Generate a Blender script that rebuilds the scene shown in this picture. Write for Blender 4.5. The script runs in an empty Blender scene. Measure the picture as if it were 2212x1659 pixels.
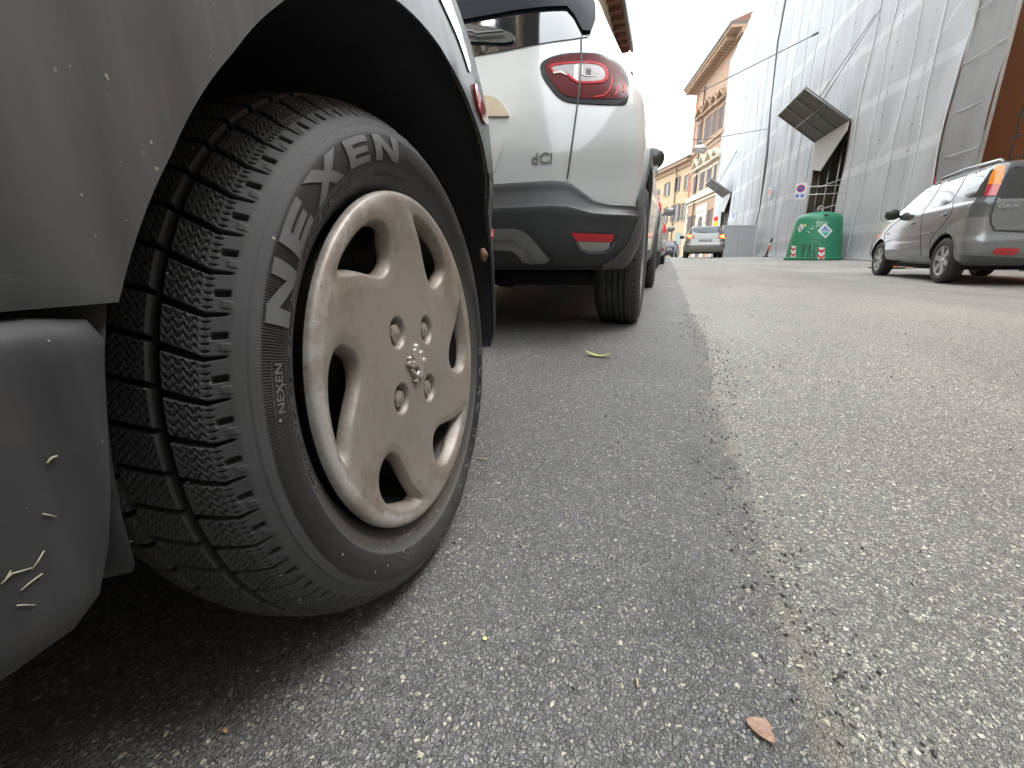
import bpy, bmesh, math, random
import numpy as np
from mathutils import Vector, Matrix, noise
from mathutils.bvhtree import BVHTree
from mathutils.geometry import delaunay_2d_cdt
random.seed(4); rng = np.random.default_rng(7)
S = bpy.context.scene; COL = S.collection
R = math.radians

# ------------------------------------------------ camera
FPX = 950.0                     # focal length for a picture 2212 wide
CP = Vector((0, 0, .407))
def cam_basis(pit, yaw, roll):
    cy, sy, cp, sp = math.cos(yaw), math.sin(yaw), math.cos(pit), math.sin(pit)
    f = Vector((sy*cp, cy*cp, -sp)); r = Vector((cy, -sy, 0)); u = r.cross(f)
    c, s = math.cos(roll), math.sin(roll)
    return c*r+s*u, -s*r+c*u, f
BR, BU, BF = cam_basis(0.2812161, -0.32858379, -0.0111996)
cd = bpy.data.cameras.new('camera'); cam = bpy.data.objects.new('camera', cd); COL.objects.link(cam)
cd.sensor_width = 36; cd.lens = FPX/2212*36; cd.clip_start = .02; cd.clip_end = 800
cam.matrix_world = Matrix(((BR.x, BU.x, -BF.x, CP.x), (BR.y, BU.y, -BF.y, CP.y), (BR.z, BU.z, -BF.z, CP.z), (0, 0, 0, 1)))
S.camera = cam
cd.dof.use_dof = False
# ------------------------------------------------ world, sun, exposure
SUN_EL, SUN_AZ = R(58), R(70)
w = bpy.data.worlds.new('World'); S.world = w; w.use_nodes = True
nt = w.node_tree; nt.nodes.clear()
sky = nt.nodes.new('ShaderNodeTexSky'); sky.sky_type = 'NISHITA'; sky.sun_disc = False
sky.sun_elevation = SUN_EL; sky.sun_rotation = SUN_AZ; sky.air_density = 1.0; sky.dust_density = 6.0
hs = nt.nodes.new('ShaderNodeHueSaturation'); hs.inputs['Saturation'].default_value = .16
mx = nt.nodes.new('ShaderNodeMix'); mx.data_type = 'RGBA'; mx.inputs[0].default_value = .62
mx.inputs[7].default_value = (12.1, 12.9, 13.4, 1)
bg = nt.nodes.new('ShaderNodeBackground'); bg.inputs[1].default_value = .12
ow = nt.nodes.new('ShaderNodeOutputWorld')
nt.links.new(sky.outputs[0], hs.inputs['Color']); nt.links.new(hs.outputs[0], mx.inputs[6])
nt.links.new(mx.outputs[2], bg.inputs[0]); nt.links.new(bg.outputs[0], ow.inputs[0])
sd = bpy.data.lights.new('sun', 'SUN'); so = bpy.data.objects.new('sun', sd); COL.objects.link(so)
sd.energy = .8; sd.angle = R(25); sd.color = (1, .985, .96)
sdir = Vector((math.cos(SUN_EL)*math.sin(SUN_AZ), math.cos(SUN_EL)*math.cos(SUN_AZ), math.sin(SUN_EL)))
so.rotation_euler = sdir.to_track_quat('Z', 'Y').to_euler()
S.view_settings.view_transform = 'Standard'; S.view_settings.look = 'None'
S.view_settings.exposure = 1.95; S.view_settings.gamma = 1
S.render.engine = 'CYCLES'

# ------------------------------------------------ photo pixels -> space
def ray(p):
    return BF + BR*((p[0]-1106)/FPX) + BU*((829.5-p[1])/FPX)
def at_y(p, y): d = ray(p); return CP + d*(y/d.y)
def at_d(p, D): return CP + ray(p)*D
GP = [(-60, 0), (.8, 0), (2.2, .078), (4.8, .085), (8.6, .17), (14, .162), (19, .185), (24, .258), (30, .262), (40, .2), (150, .1)]
def sm(a, b, x): t = min(1, max(0, (x-a)/(b-a))); return t*t*(3-2*t)
def gz(x, y):
    z = GP[-1][1]
    for (a, za), (b, zb) in zip(GP, GP[1:]):
        if y <= b:
            z = za+(zb-za)*sm(a, b, y); break
    return z - .16*sm(.8, 3.4, x)*sm(2.5, 8, y)*(1-sm(10.5, 18, y))
def ground_px(p, lift=0):
    d = ray(p); t = .2
    for i in range(4000):
        q = CP+d*t
        if q.z <= gz(q.x, q.y)+lift: break
        t *= 1.003
    return q
def crop(ox, oy, s): return lambda x, y: ((ox+s*x)/1.8228, (oy+s*y)/1.8228)
c1 = crop(900, 500, .6028); c2 = crop(1000, 1300, .7236); c4 = crop(1750, 0, .452); c5 = crop(1850, 650, .4219)
c6 = crop(2500, 100, .603); c7 = crop(3000, 300, .4823); c8 = crop(3350, 550, .3917); cA = crop(2500, 550, .3014)
cL = crop(1400, 1200, .3618); cM = crop(2600, 800, .1808); c9 = crop(3600, 0, .4219); cT = crop(2250, 0, .3014)

# ------------------------------------------------ materials
class NT:
    def __init__(s, m): s.t = m.node_tree; s.n = s.t.nodes; s.l = s.t.links
    def add(s, ty, **kw):
        nd = s.n.new(ty)
        for k, v in kw.items():
            if k[0] == 'i' and k[1:].isdigit(): s.put(nd, int(k[1:]), v)
            else: setattr(nd, k, v)
        return nd
    def put(s, nd, k, v):
        if isinstance(v, bpy.types.NodeSocket): s.l.new(v, nd.inputs[k])
        else: nd.inputs[k].default_value = v
    def math(s, op, a, b=0.0, c=0.0, clamp=False):
        nd = s.n.new('ShaderNodeMath'); nd.operation = op; nd.use_clamp = clamp
        s.put(nd, 0, a); s.put(nd, 1, b)
        if op in ('MULTIPLY_ADD', 'COMPARE', 'SMOOTH_MIN'): s.put(nd, 2, c)
        return nd.outputs[0]
    def mix(s, f, a, b, mode='MIX'):
        nd = s.n.new('ShaderNodeMix'); nd.data_type = 'RGBA'; nd.blend_type = mode
        s.put(nd, 0, f); s.put(nd, 6, a); s.put(nd, 7, b); return nd.outputs[2]
    def ss(s, x, a, b, lo=0.0, hi=1.0):
        nd = s.n.new('ShaderNodeMapRange'); nd.interpolation_type = 'SMOOTHSTEP'
        s.put(nd, 0, x); s.put(nd, 1, a); s.put(nd, 2, b); s.put(nd, 3, lo); s.put(nd, 4, hi); return nd.outputs[0]
    def noise(s, vec, scale, det=3, rough=.55):
        nd = s.n.new('ShaderNodeTexNoise'); nd.inputs['Scale'].default_value = scale
        nd.inputs['Detail'].default_value = det; nd.inputs['Roughness'].default_value = rough
        s.l.new(vec, nd.inputs['Vector']); return nd.outputs[0]
    def vor(s, vec, scale, out='Distance', feat='F1', rnd=1.0):
        nd = s.n.new('ShaderNodeTexVoronoi'); nd.feature = feat; nd.inputs['Scale'].default_value = scale
        nd.inputs['Randomness'].default_value = rnd
        s.l.new(vec, nd.inputs['Vector']); return nd.outputs[out]
    def scale(s, vec, v):
        nd = s.n.new('ShaderNodeVectorMath'); nd.operation = 'MULTIPLY'; s.l.new(vec, nd.inputs[0])
        nd.inputs[1].default_value = v; return nd.outputs[0]
    def bump(s, h, strength=1.0, dist=.001, nrm=None):
        nd = s.n.new('ShaderNodeBump'); s.put(nd, 'Height', h); nd.inputs['Strength'].default_value = strength
        nd.inputs['Distance'].default_value = dist
        if nrm: s.l.new(nrm, nd.inputs['Normal'])
        return nd.outputs[0]
def c4t(c): return tuple(c)+(1,) if len(c) == 3 else c
def new_mat(name):
    m = bpy.data.materials.new(name); m.use_nodes = True
    t = NT(m); b = t.n['Principled BSDF']; co = t.add('ShaderNodeTexCoord').outputs['Object']
    return m, t, b, co
MC = {}
def mat(name, col, rough=.5, metal=0.0, var=.12, vs=8.0, bump=0.0, bs=60.0, coat=0.0, dirt=0.0, dcol=(.25, .22, .18), dscale=3.0, spec=.5, streak=1.0):
    if name in MC: return MC[name]
    m, t, b, co = new_mat(name); col = c4t(col)
    nz = t.noise(t.scale(co, (1, 1, 1/streak)), vs, 4)
    dark = tuple(c*(1-var) for c in col[:3])+(1,); lite = tuple(min(1, c*(1+var)) for c in col[:3])+(1,)
    base = t.mix(nz, dark, lite)
    if dirt:
        d = t.ss(t.noise(co, dscale, 6, .7), .45, .8, 0, dirt)
        base = t.mix(d, base, c4t(dcol))
        t.put(b, 'Roughness', t.math('MULTIPLY_ADD', d, .4, rough, clamp=True))
    else:
        t.put(b, 'Roughness', t.math('MULTIPLY_ADD', nz, .1, rough-.05, clamp=True))
    t.put(b, 'Base Color', base); b.inputs['Metallic'].default_value = metal
    b.inputs['Specular IOR Level'].default_value = spec
    if coat: b.inputs['Coat Weight'].default_value = coat; b.inputs['Coat Roughness'].default_value = .06
    if bump: t.put(b, 'Normal', t.bump(t.noise(co, bs, 4), .6, bump))
    MC[name] = m; return m
def emis(name, col, e):
    if name in MC: return MC[name]
    m, t, b, co = new_mat(name); b.inputs['Base Color'].default_value = c4t(col)
    b.inputs['Emission Color'].default_value = c4t(col); b.inputs['Emission Strength'].default_value = e
    b.inputs['Roughness'].default_value = .2
    MC[name] = m; return m

# ------------------------------------------------ objects
def tagp(o, label, cat, group=None, kind=None):
    if label: o['label'] = label
    if cat: o['category'] = cat
    if group: o['group'] = group
    if kind: o['kind'] = kind
    return o
def thing(name, label, cat, M=None, group=None):
    o = bpy.data.objects.new(name, None); COL.objects.link(o); o.empty_display_size = .1
    if M is not None: o.matrix_world = M if isinstance(M, Matrix) else Matrix.Translation(M)
    tagp(o, label, cat, group); return o
def root_M(o):
    while o.parent: o = o.parent
    return o.matrix_basis
def np_mesh(name, V, F):
    me = bpy.data.meshes.new(name)
    V = np.asarray(V, dtype=np.float32)
    if isinstance(F, np.ndarray) and F.ndim == 2:
        me.vertices.add(len(V)); me.vertices.foreach_set('co', V.ravel())
        k = F.shape[1]
        me.loops.add(F.size); me.loops.foreach_set('vertex_index', F.astype(np.int32).ravel())
        me.polygons.add(len(F)); me.polygons.foreach_set('loop_start', np.arange(0, F.size, k, dtype=np.int32))
        me.polygons.foreach_set('loop_total', np.full(len(F), k, dtype=np.int32))
        me.update(calc_edges=True); me.validate()
    else:
        me.from_pydata([tuple(map(float, v)) for v in V], [], [tuple(f) for f in F]); me.update()
    return me
def mk(name, V, F, mats, parent=None, local=False, smooth=True, mi=None, angle=None, label=None):
    """one mesh object; V in world space unless local; a child is stored in its root's space"""
    V = np.asarray(V, dtype=np.float64)
    if parent is not None and not local:
        Mi = np.array(root_M(parent).inverted()); V = V@Mi[:3, :3].T+Mi[:3, 3]
    me = np_mesh(name, V, F)
    for m in (mats if isinstance(mats, (list, tuple)) else [mats]): me.materials.append(m)
    if mi is not None: me.polygons.foreach_set('material_index', np.asarray(mi, dtype=np.int32))
    me.polygons.foreach_set('use_smooth', [smooth]*len(me.polygons))
    if angle and smooth:
        me.set_sharp_from_angle(angle=R(angle))
    o = bpy.data.objects.new(name, me); COL.objects.link(o)
    if parent is not None: o.parent = parent
    if label: o['label'] = label
    return o
class G:
    """collects shapes into one mesh"""
    def __init__(s): s.V = []; s.F = []; s.mi = []
    def add(s, V, F, m=0):
        k = len(s.V); s.V += [tuple(v) for v in V]; s.F += [tuple(i+k for i in f) for f in F]; s.mi += [m]*len(F)
        return s
    def box(s, lo, hi, m=0, M=None, bev=0.0):
        bm = bmesh.new(); bmesh.ops.create_cube(bm, size=1)
        for v in bm.verts: v.co = Vector([(lo[i]+hi[i])/2+v.co[i]*(hi[i]-lo[i]) for i in range(3)])
        if bev: bmesh.ops.bevel(bm, geom=bm.edges[:], offset=bev, segments=2, profile=.5, affect='EDGES')
        if M is not None: bm.transform(M)
        return s.bm(bm, m)
    def bm(s, bm, m=0):
        bm.verts.index_update()
        s.add([v.co[:] for v in bm.verts], [[v.index for v in f.verts] for f in bm.faces], m); bm.free(); return s
    def tube(s, pts, r, n=8, m=0, cap=True):
        pts = [Vector(p) for p in pts]; V = []; F = []
        rs = r if isinstance(r, (list, tuple)) else [r]*len(pts)
        t = (pts[1]-pts[0]).normalized(); a = t.orthogonal().normalized()
        for i, p in enumerate(pts):
            t = (pts[min(i+1, len(pts)-1)]-pts[max(i-1, 0)]).normalized()
            a = (a-t*a.dot(t)).normalized(); b = t.cross(a)
            for k in range(n):
                an = 2*math.pi*k/n; V.append(p+a*(math.cos(an)*rs[i])+b*(math.sin(an)*rs[i]))
        for i in range(len(pts)-1):
            for k in range(n): F.append((i*n+k, i*n+(k+1) % n, (i+1)*n+(k+1) % n, (i+1)*n+k))
        if cap: F.append(tuple(range(n))[::-1]); F.append(tuple(range((len(pts)-1)*n, len(pts)*n)))
        return s.add(V, F, m)
    def lathe(s, prof, axis='z', n=32, M=None, m=0, a0=0, a1=2*math.pi):
        """prof: (radius, height)"""
        V = []; F = []; full = abs(a1-a0-2*math.pi) < 1e-6; nn = n if full else n+1
        for (r, h) in prof:
            for k in range(nn):
                a = a0+(a1-a0)*k/n; c, si = r*math.cos(a), r*math.sin(a)
                v = Vector((c, si, h)) if axis == 'z' else (Vector((h, c, si)) if axis == 'x' else Vector((c, h, si)))
                V.append(M@v if M is not None else v)
        for i in range(len(prof)-1):
            for k in range(n if full else n):
                k2 = (k+1) % nn if full else k+1
                F.append((i*nn+k, i*nn+k2, (i+1)*nn+k2, (i+1)*nn+k))
        return s.add(V, F, m)
    def prism(s, loop, thick, M=None, m=0):
        """loop in xy, extruded to z=thick"""
        n = len(loop); V = [Vector((x, y, 0)) for x, y in loop]+[Vector((x, y, thick)) for x, y in loop]
        if M is not None: V = [M@v for v in V]
        F = [tuple(range(n))[::-1], tuple(range(n, 2*n))]+[(i, (i+1) % n, n+(i+1) % n, n+i) for i in range(n)]
        return s.add(V, F, m)
    def make(s, name, mats, parent=None, **kw):
        if len(set(s.mi)) > 1: kw['mi'] = s.mi
        return mk(name, s.V, s.F, mats, parent, **kw)
def smooth_loop(pts, it=2, closed=True):
    P = [np.array(p, float) for p in pts]
    for _ in range(it):
        Q = []
        n = len(P)
        for i in range(n if closed else n-1):
            a, b = P[i], P[(i+1) % n]; Q += [a*.75+b*.25, a*.25+b*.75]
        if not closed: Q = [P[0]]+Q+[P[-1]]
        P = Q
    return P
def densify(loop, step, closed=True):
    out = []; n = len(loop)
    for i in range(n if closed else n-1):
        a = np.array(loop[i], float); b = np.array(loop[(i+1) % n], float)
        k = max(1, int(np.hypot(*(b-a))/step)); out += [a+(b-a)*j/k for j in range(k)]
    if not closed: out.append(np.array(loop[-1], float))
    return out
def inside(P, loop):
    P = np.asarray(P); L = np.asarray(loop); x, y = P[:, 0], P[:, 1]; r = np.zeros(len(P), bool)
    j = len(L)-1
    for i in range(len(L)):
        xi, yi, xj, yj = L[i][0], L[i][1], L[j][0], L[j][1]
        c = ((yi > y) != (yj > y)); 
        with np.errstate(divide='ignore', invalid='ignore'):
            r ^= c & (x < (xj-xi)*(y-yi)/(yj-yi+1e-30)+xi)
        j = i
    return r
def seg_dist(P, loop, closed=True):
    P = np.asarray(P, float); L = np.asarray(loop, float); d = np.full(len(P), 1e9)
    n = len(L)
    for i in range(n if closed else n-1):
        a = L[i]; b = L[(i+1) % n]; ab = b-a; t = np.clip(((P-a)@ab)/(ab@ab+1e-18), 0, 1)
        d = np.minimum(d, np.hypot(*(P-(a+t[:, None]*ab)).T))
    return d
def cdt(outer, holes, step, dens=True):
    loops = [densify(l, step) if dens else [np.array(p, float) for p in l] for l in [outer]+list(holes)]
    lo = np.min(loops[0], 0); hi = np.max(loops[0], 0)
    gx, gy = np.meshgrid(np.arange(lo[0], hi[0], step), np.arange(lo[1], hi[1], step))
    gx[::2] += step/2; P = np.stack([gx.ravel(), gy.ravel()], 1)
    P = P[inside(P, loops[0])]
    if len(P): P = P[seg_dist(P, loops[0]) > step*.5]
    for h in loops[1:]:
        if len(P): P = P[~inside(P, h)]
        if len(P): P = P[seg_dist(P, h) > step*.5]
    V = []; E = []
    for l in loops:
        k = len(V); V += [Vector(p) for p in l]; E += [(k+i, k+(i+1) % len(l)) for i in range(len(l))]
    V += [Vector(p) for p in P]
    vo, eo, fo, *_ = delaunay_2d_cdt(V, E, [], 0, 1e-7)
    V2 = np.array([tuple(v) for v in vo]); F2 = [tuple(f) for f in fo]
    cen = np.array([V2[list(f)].mean(0) for f in F2])
    ok = inside(cen, loops[0])
    for h in loops[1:]: ok &= ~inside(cen, h)
    F2 = [f for f, o in zip(F2, ok) if o]
    return V2, F2
def thicken(V, F, N, thick):
    """closed slab: V front, back = V - N*thick"""
    V = np.asarray(V, float); N = np.asarray(N, float); n = len(V)
    B = V-N*thick; from collections import Counter
    cnt = {}
    for f in F:
        for i in range(len(f)):
            e = (f[i], f[(i+1) % len(f)]); cnt[e] = 1
    side = [(b, a, a+n, b+n) for (a, b) in cnt if (b, a) not in cnt]
    F2 = list(F)+[tuple(i+n for i in f[::-1]) for f in F]+side
    return np.vstack([V, B]), F2
def bvh_of(objs):
    V = []; F = []
    for o in objs:
        M = root_M(o); k = len(V)
        V += [M@v.co for v in o.data.vertices]; F += [[i+k for i in p.vertices] for p in o.data.polygons]
    return BVHTree.FromPolygons(V, F)
def patch(name, outer, holes, step, rayf, bvh, off, thick, m, parent, fallback=None, flip=False, angle=35, label=None):
    """a sheet following the body behind it: rays from rayf(2D point) -> (origin, direction)"""
    V2, F = cdt(outer, holes, step)
    V = []; N = []; miss = []
    for i, p in enumerate(V2):
        o, d = rayf(p); h = bvh.ray_cast(Vector(o), Vector(d).normalized())
        if h[0] is None: V.append(None); N.append(None); miss.append(i)
        else:
            nn = h[1] if h[1].dot(Vector(d)) < 0 else -h[1]
            V.append(h[0]); N.append(nn)
    good = [i for i in range(len(V)) if V[i] is not None]
    if not good: print('PATCH MISS', name); return None
    for i in miss:
        o, d = rayf(V2[i]); d = Vector(d).normalized()
        j = min(good, key=lambda g: (V2[g][0]-V2[i][0])**2+(V2[g][1]-V2[i][1])**2)
        t = (V[j]-Vector(o)).dot(d); q = Vector(o)+d*t
        h = bvh.find_nearest(q); V[i] = h[0] if (h[0]-q).length < .12 else q; N[i] = N[j]
    if miss and len(miss) > len(V)*.3: print('patch', name, 'missed', len(miss), 'of', len(V))
    # smooth normals
    acc = [n.copy() for n in N]
    for f in F:
        s = sum((N[i] for i in f), Vector())
        for i in f: acc[i] += s
    N = [n.normalized() for n in acc]
    V = [v+n*off for v, n in zip(V, N)]
    # orientation
    a, b, c = [V[i] for i in F[0][:3]]
    if (b-a).cross(c-a).dot(N[F[0][0]]) < 0: F = [f[::-1] for f in F]
    V, F = thicken([v[:] for v in V], F, [n[:] for n in N], thick)
    return mk(name, V, F, m, parent, angle=angle, label=label)
def px_ray(p): return CP, ray(p)
def strip(pts, wd):
    P = [np.array(p, float) for p in pts]; L = []; Rr = []
    for i, p in enumerate(P):
        t = P[min(i+1, len(P)-1)]-P[max(i-1, 0)]; t /= np.hypot(*t)+1e-12; nn = np.array([-t[1], t[0]])*wd/2
        L.append(p+nn); Rr.append(p-nn)
    return L+Rr[::-1]
def text_mesh(txt, size, extrude=.0, bold=0.0):
    cu = bpy.data.curves.new('t', 'FONT'); cu.body = txt; cu.size = size; cu.extrude = extrude; cu.offset = bold
    cu.align_x = 'CENTER'; cu.align_y = 'CENTER'; cu.resolution_u = 3
    o = bpy.data.objects.new('t', cu); COL.objects.link(o)
    me = bpy.data.meshes.new_from_object(o.evaluated_get(bpy.context.evaluated_depsgraph_get()))
    V = np.array([v.co[:] for v in me.vertices]) if len(me.vertices) else np.zeros((0, 3)); F = [tuple(p.vertices) for p in me.polygons]
    bpy.data.objects.remove(o); bpy.data.meshes.remove(me); bpy.data.curves.remove(cu)
    return V, F
# ================================================ ground
def asphalt():
    m, t, b, co = new_mat('asphalt'); sep = t.add('ShaderNodeSeparateXYZ', i0=co); x, y = sep.outputs[0], sep.outputs[1]
    near = t.noise(co, 6, 4, .65)
    big = t.noise(co, .35, 4, .6)
    wob = t.noise(co, 1.1, 4, .6); wob2 = t.noise(co, 22, 3, .6)
    seam = t.math('ADD', t.math('ADD', x, t.math('MULTIPLY_ADD', wob, .12, -.06)), t.math('MULTIPLY_ADD', wob2, .05, -.025))
    seam = t.math('SUBTRACT', seam, .165)
    right = t.ss(seam, -.012, .02)
    edge = t.ss(t.math('ABSOLUTE', seam), .0, .028, 1, 0)
    farr = t.ss(y, 2.5, 9)
    # stones
    nzv = t.n.new('ShaderNodeTexNoise'); nzv.inputs['Scale'].default_value = 120; nzv.inputs['Detail'].default_value = 2; t.l.new(co, nzv.inputs['Vector'])
    wm = t.n.new('ShaderNodeVectorMath'); wm.operation = 'MULTIPLY_ADD'; t.l.new(nzv.outputs['Color'], wm.inputs[0]); wm.inputs[1].default_value = (.0055, .0055, 0); t.l.new(co, wm.inputs[2])
    wv = t.scale(wm.outputs[0], (1, .82, .1))
    def vo(sc, feat='F1'):
        v = t.n.new('ShaderNodeTexVoronoi'); v.feature = feat; v.inputs['Scale'].default_value = sc; t.l.new(wv, v.inputs['Vector']); return v
    v1, v2, v3 = vo(245), vo(175), vo(380); e1, e2 = vo(245, 'DISTANCE_TO_EDGE'), vo(175, 'DISTANCE_TO_EDGE')
    s1 = t.add('ShaderNodeSeparateColor', i0=v1.outputs['Color']); s2 = t.add('ShaderNodeSeparateColor', i0=v2.outputs['Color']); s3 = t.add('ShaderNodeSeparateColor', i0=v3.outputs['Color'])
    top1 = t.ss(e1.outputs['Distance'], .03, .17); top2 = t.ss(e2.outputs['Distance'], .03, .15)
    fade = t.ss(y, 1.2, 5.0)
    stoneL = t.mix(s1.outputs[0], (.085, .088, .088, 1), (.235, .235, .225, 1))
    paleL = t.math('GREATER_THAN', s1.outputs[1], .955)
    stoneL = t.mix(paleL, stoneL, (.46, .43, .35, 1))
    mid = t.mix(t.math('GREATER_THAN', s3.outputs[1], .90), t.mix(s3.outputs[0], (.06, .06, .058, 1), (.14, .137, .13, 1)), (.34, .32, .27, 1))
    left = t.mix(t.math('MULTIPLY', top1, t.math('GREATER_THAN', s1.outputs[2], .18)), mid, stoneL)
    stoneR = t.mix(s1.outputs[0], (.115, .112, .105, 1), (.325, .315, .292, 1))
    midR = t.mix(t.math('GREATER_THAN', s3.outputs[1], .86), t.mix(s3.outputs[0], (.10, .094, .085, 1), (.20, .188, .17, 1)), (.46, .43, .36, 1))
    rightc = t.mix(t.math('MULTIPLY', top1, t.math('GREATER_THAN', s1.outputs[2], .35)), midR, stoneR)
    paleR = t.math('MULTIPLY', t.math('GREATER_THAN', s2.outputs[1], .87), t.ss(e2.outputs['Distance'], .06, .10))
    paleR = t.math('MULTIPLY', paleR, t.math('LESS_THAN', v2.outputs['Distance'], t.math('MULTIPLY_ADD', s2.outputs[2], .3, .22)))
    rightc = t.mix(paleR, rightc, t.mix(s2.outputs[0], (.42, .39, .32, 1), (.68, .65, .56, 1)))
    left = t.mix(t.math('MULTIPLY', near, .5), left, (.135, .13, .122, 1)); rightc = t.mix(t.math('MULTIPLY', near, .35), rightc, (.215, .207, .190, 1))
    left = t.mix(t.math('MULTIPLY', fade, .55), left, rightc)
    col = t.mix(right, left, rightc)
    dust = t.mix(t.noise(co, 160, 3), (.14, .125, .10, 1), (.30, .27, .22, 1))
    jm = t.math('MULTIPLY', edge, t.ss(t.noise(co, 9, 4), .38, .58))
    col = t.mix(t.math('MULTIPLY', jm, .65), col, dust)
    crack = t.math('MULTIPLY', t.ss(t.math('ABSOLUTE', t.math('ADD', seam, t.math('MULTIPLY_ADD', t.noise(co, 60, 4), .05, -.025))), 0, .004, 1, 0), t.ss(t.noise(co, 4, 2), .45, .6))
    col = t.mix(t.math('MULTIPLY', crack, .65), col, (.04, .038, .034, 1))
    # worn and patched areas further off
    tone = t.math('MULTIPLY_ADD', big, .8, .82)
    tone = t.math('MULTIPLY', tone, t.math('MULTIPLY_ADD', t.math('MULTIPLY', right, t.ss(y, .2, 3.0)), .36, 1.08)); tone = t.math('MULTIPLY', tone, t.math('MULTIPLY_ADD', t.noise(t.scale(co, (1, .35, 1)), 1.4, 5), .55, .72))
    tc = t.add('ShaderNodeCombineColor', i0=tone, i1=tone, i2=tone)
    col = t.mix(1.0, col, tc.outputs[0], 'MULTIPLY')
    # damp sheen patch in the wheel track beside the joint
    damp = t.math('MULTIPLY', t.ss(t.math('ABSOLUTE', t.math('ADD', seam, .09)), .0, .13, 1, 0), t.ss(t.noise(co, 3.1, 3), .45, .62))
    col = t.mix(t.math('MULTIPLY', damp, .35), col, (.06, .065, .075, 1))
    t.put(b, 'Base Color', col)
    t.put(b, 'Roughness', t.math('MULTIPLY_ADD', damp, -.3, t.math('MULTIPLY_ADD', near, .2, .58)))
    h1 = t.math('MULTIPLY', top1, t.math('MULTIPLY_ADD', s1.outputs[0], 1.1, .25)); h2 = t.math('MULTIPLY', top2, t.math('MULTIPLY_ADD', s2.outputs[0], .7, .1))
    h = t.math('ADD', h1, h2); h = t.math('ADD', h, t.math('MULTIPLY', t.noise(co, 420, 3), .5)); h = t.math('ADD', h, t.math('MULTIPLY', s3.outputs[0], .3))
    h = t.math('ADD', h, t.math('MULTIPLY', crack, -1.5)); h = t.math('ADD', h, t.math('MULTIPLY', wob2, .8))
    t.put(b, 'Normal', t.bump(h, 1.0, .0032))
    return m
def spaced(a, b, n, p=1.0): return [a+(b-a)*(i/n)**p for i in range(n+1)]
gx = sorted(set([round(v, 4) for v in [-90, -60, -40, -25, -16]+spaced(-10, -2, 8)+spaced(-2, 2.5, 45)+spaced(2.5, 12, 19)+[16, 25, 40, 70, 110]]))
gy = sorted(set([round(v, 4) for v in [-90, -50, -30, -20]+spaced(-12, 0, 12)+spaced(0, 3, 60)+spaced(3, 12, 45)+spaced(12, 45, 66)+[55, 70, 90, 120, 170, 260, 400]]))
V = [(x, y, gz(x, y)) for y in gy for x in gx]; nx = len(gx)
F = np.array([(j*nx+i, j*nx+i+1, (j+1)*nx+i+1, (j+1)*nx+i) for j in range(len(gy)-1) for i in range(nx-1)])
gnd = mk('road', V, F, asphalt()); gnd['kind'] = 'structure'

# ================================================ the near parked hatchback (rear wheel towards us)
n_ = Vector((.99531, .08781, .04112)); t_ = Vector((-.08783, .99614, 0)); 
t_.normalize(); n_ = (n_-t_*n_.dot(t_)).normalized(); u_ = n_.cross(t_)
CT = Vector((-.2797, .4665, .2824))
MP = Matrix(((n_.x, t_.x, u_.x, CT.x), (n_.y, t_.y, u_.y, CT.y), (n_.z, t_.z, u_.z, CT.z), (0, 0, 0, 1)))
# local space of the hatchback: x outward, y to its tail, z up, origin in the rear wheel centre
hatch = thing('parked_hatchback', 'dark grey hatchback nearest the camera, worn beige wheel cover on its chunky winter tyre', 'car', MP)
def wl(x, y, z): return MP@Vector((x, y, z))
MPi = MP.inverted()
def wheel_uv(p, w):          # pixel -> (y, z) on the plane x=w
    o = MPi@CP; d = MPi.to_3x3()@ray(p); q = o+d*((w-o.x)/d.x); return q.y, q.z
# --- tyre
NTH = 3000
prof = [(-.036, .186), (-.028, .190), (-.021, .1935), (-.0165, .1975), (-.0135, .2025), (-.0075, .212), (-.0025, .2205), (.0005, .2225), (.0035, .232), (.0035, .242), (.0015, .250), (-.001, .2515), (-.0025, .2555), (-.0050, .2575), (-.0085, .2625), (-.0135, .2665), (-.021, .2735), (-.030, .2795), (-.040, .2838), (-.055, .2878), (-.075, .2905), (-.0895, .2915), (-.104, .2905), (-.124, .2878), (-.139, .2838), (-.152, .2775), (-.163, .269), (-.172, .255), (-.176, .235), (-.172, .21), (-.16, .195), (-.145, .186)]
pf = []
for (a, b) in zip(prof, prof[1:]):
    L = math.hypot(b[0]-a[0], b[1]-a[1]); k = max(1, int(L/(.0009 if a[0] > -.1 and a[1] > .25 else (.0016 if a[0] > -.02 else .004))))
    pf += [(a[0]+(b[0]-a[0])*j/k, a[1]+(b[1]-a[1])*j/k) for j in range(k)]
pf.append(prof[-1]); pf = np.array(pf)
for _ in range(3): pf[1:-1] = pf[1:-1]*.5+(pf[:-2]+pf[2:])*.25
PW, PR = pf[:, 0], pf[:, 1]
tn = np.gradient(pf, axis=0); tn /= np.hypot(*tn.T)[:, None]; NW, NR = tn[:, 1], -tn[:, 0]   # outward normal in (w, r)
NW, NR = (NW, NR) if NR[len(PW)//2] > 0 else (-NW, -NR)
th = np.arange(NTH)/NTH*2*np.pi
TH, W = np.meshgrid(th, PW, indexing='ij'); RR = np.meshgrid(th, PR, indexing='ij')[1]
pitch = 2*np.pi/59; deg = np.degrees
def tri(x): return 2*np.abs(2*(x-np.floor(x+.5)))-1
def smst(x, a, b): t = np.clip((x-a)/(b-a), 0, 1); return t*t*(3-2*t)
sarc = np.concatenate([[0], np.cumsum(np.hypot(*np.diff(pf, axis=0).T))]); k0 = np.argmax((PR > .2618) & (PW > -.02)); sarc = sarc-sarc[k0]; stot = .0
SA = np.meshgrid(th, sarc, indexing='ij')[1]; Smid = float(sarc[np.argmin(np.abs(PW+.0895))]); SB = np.where(SA > Smid, 2*Smid-SA, SA)
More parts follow.
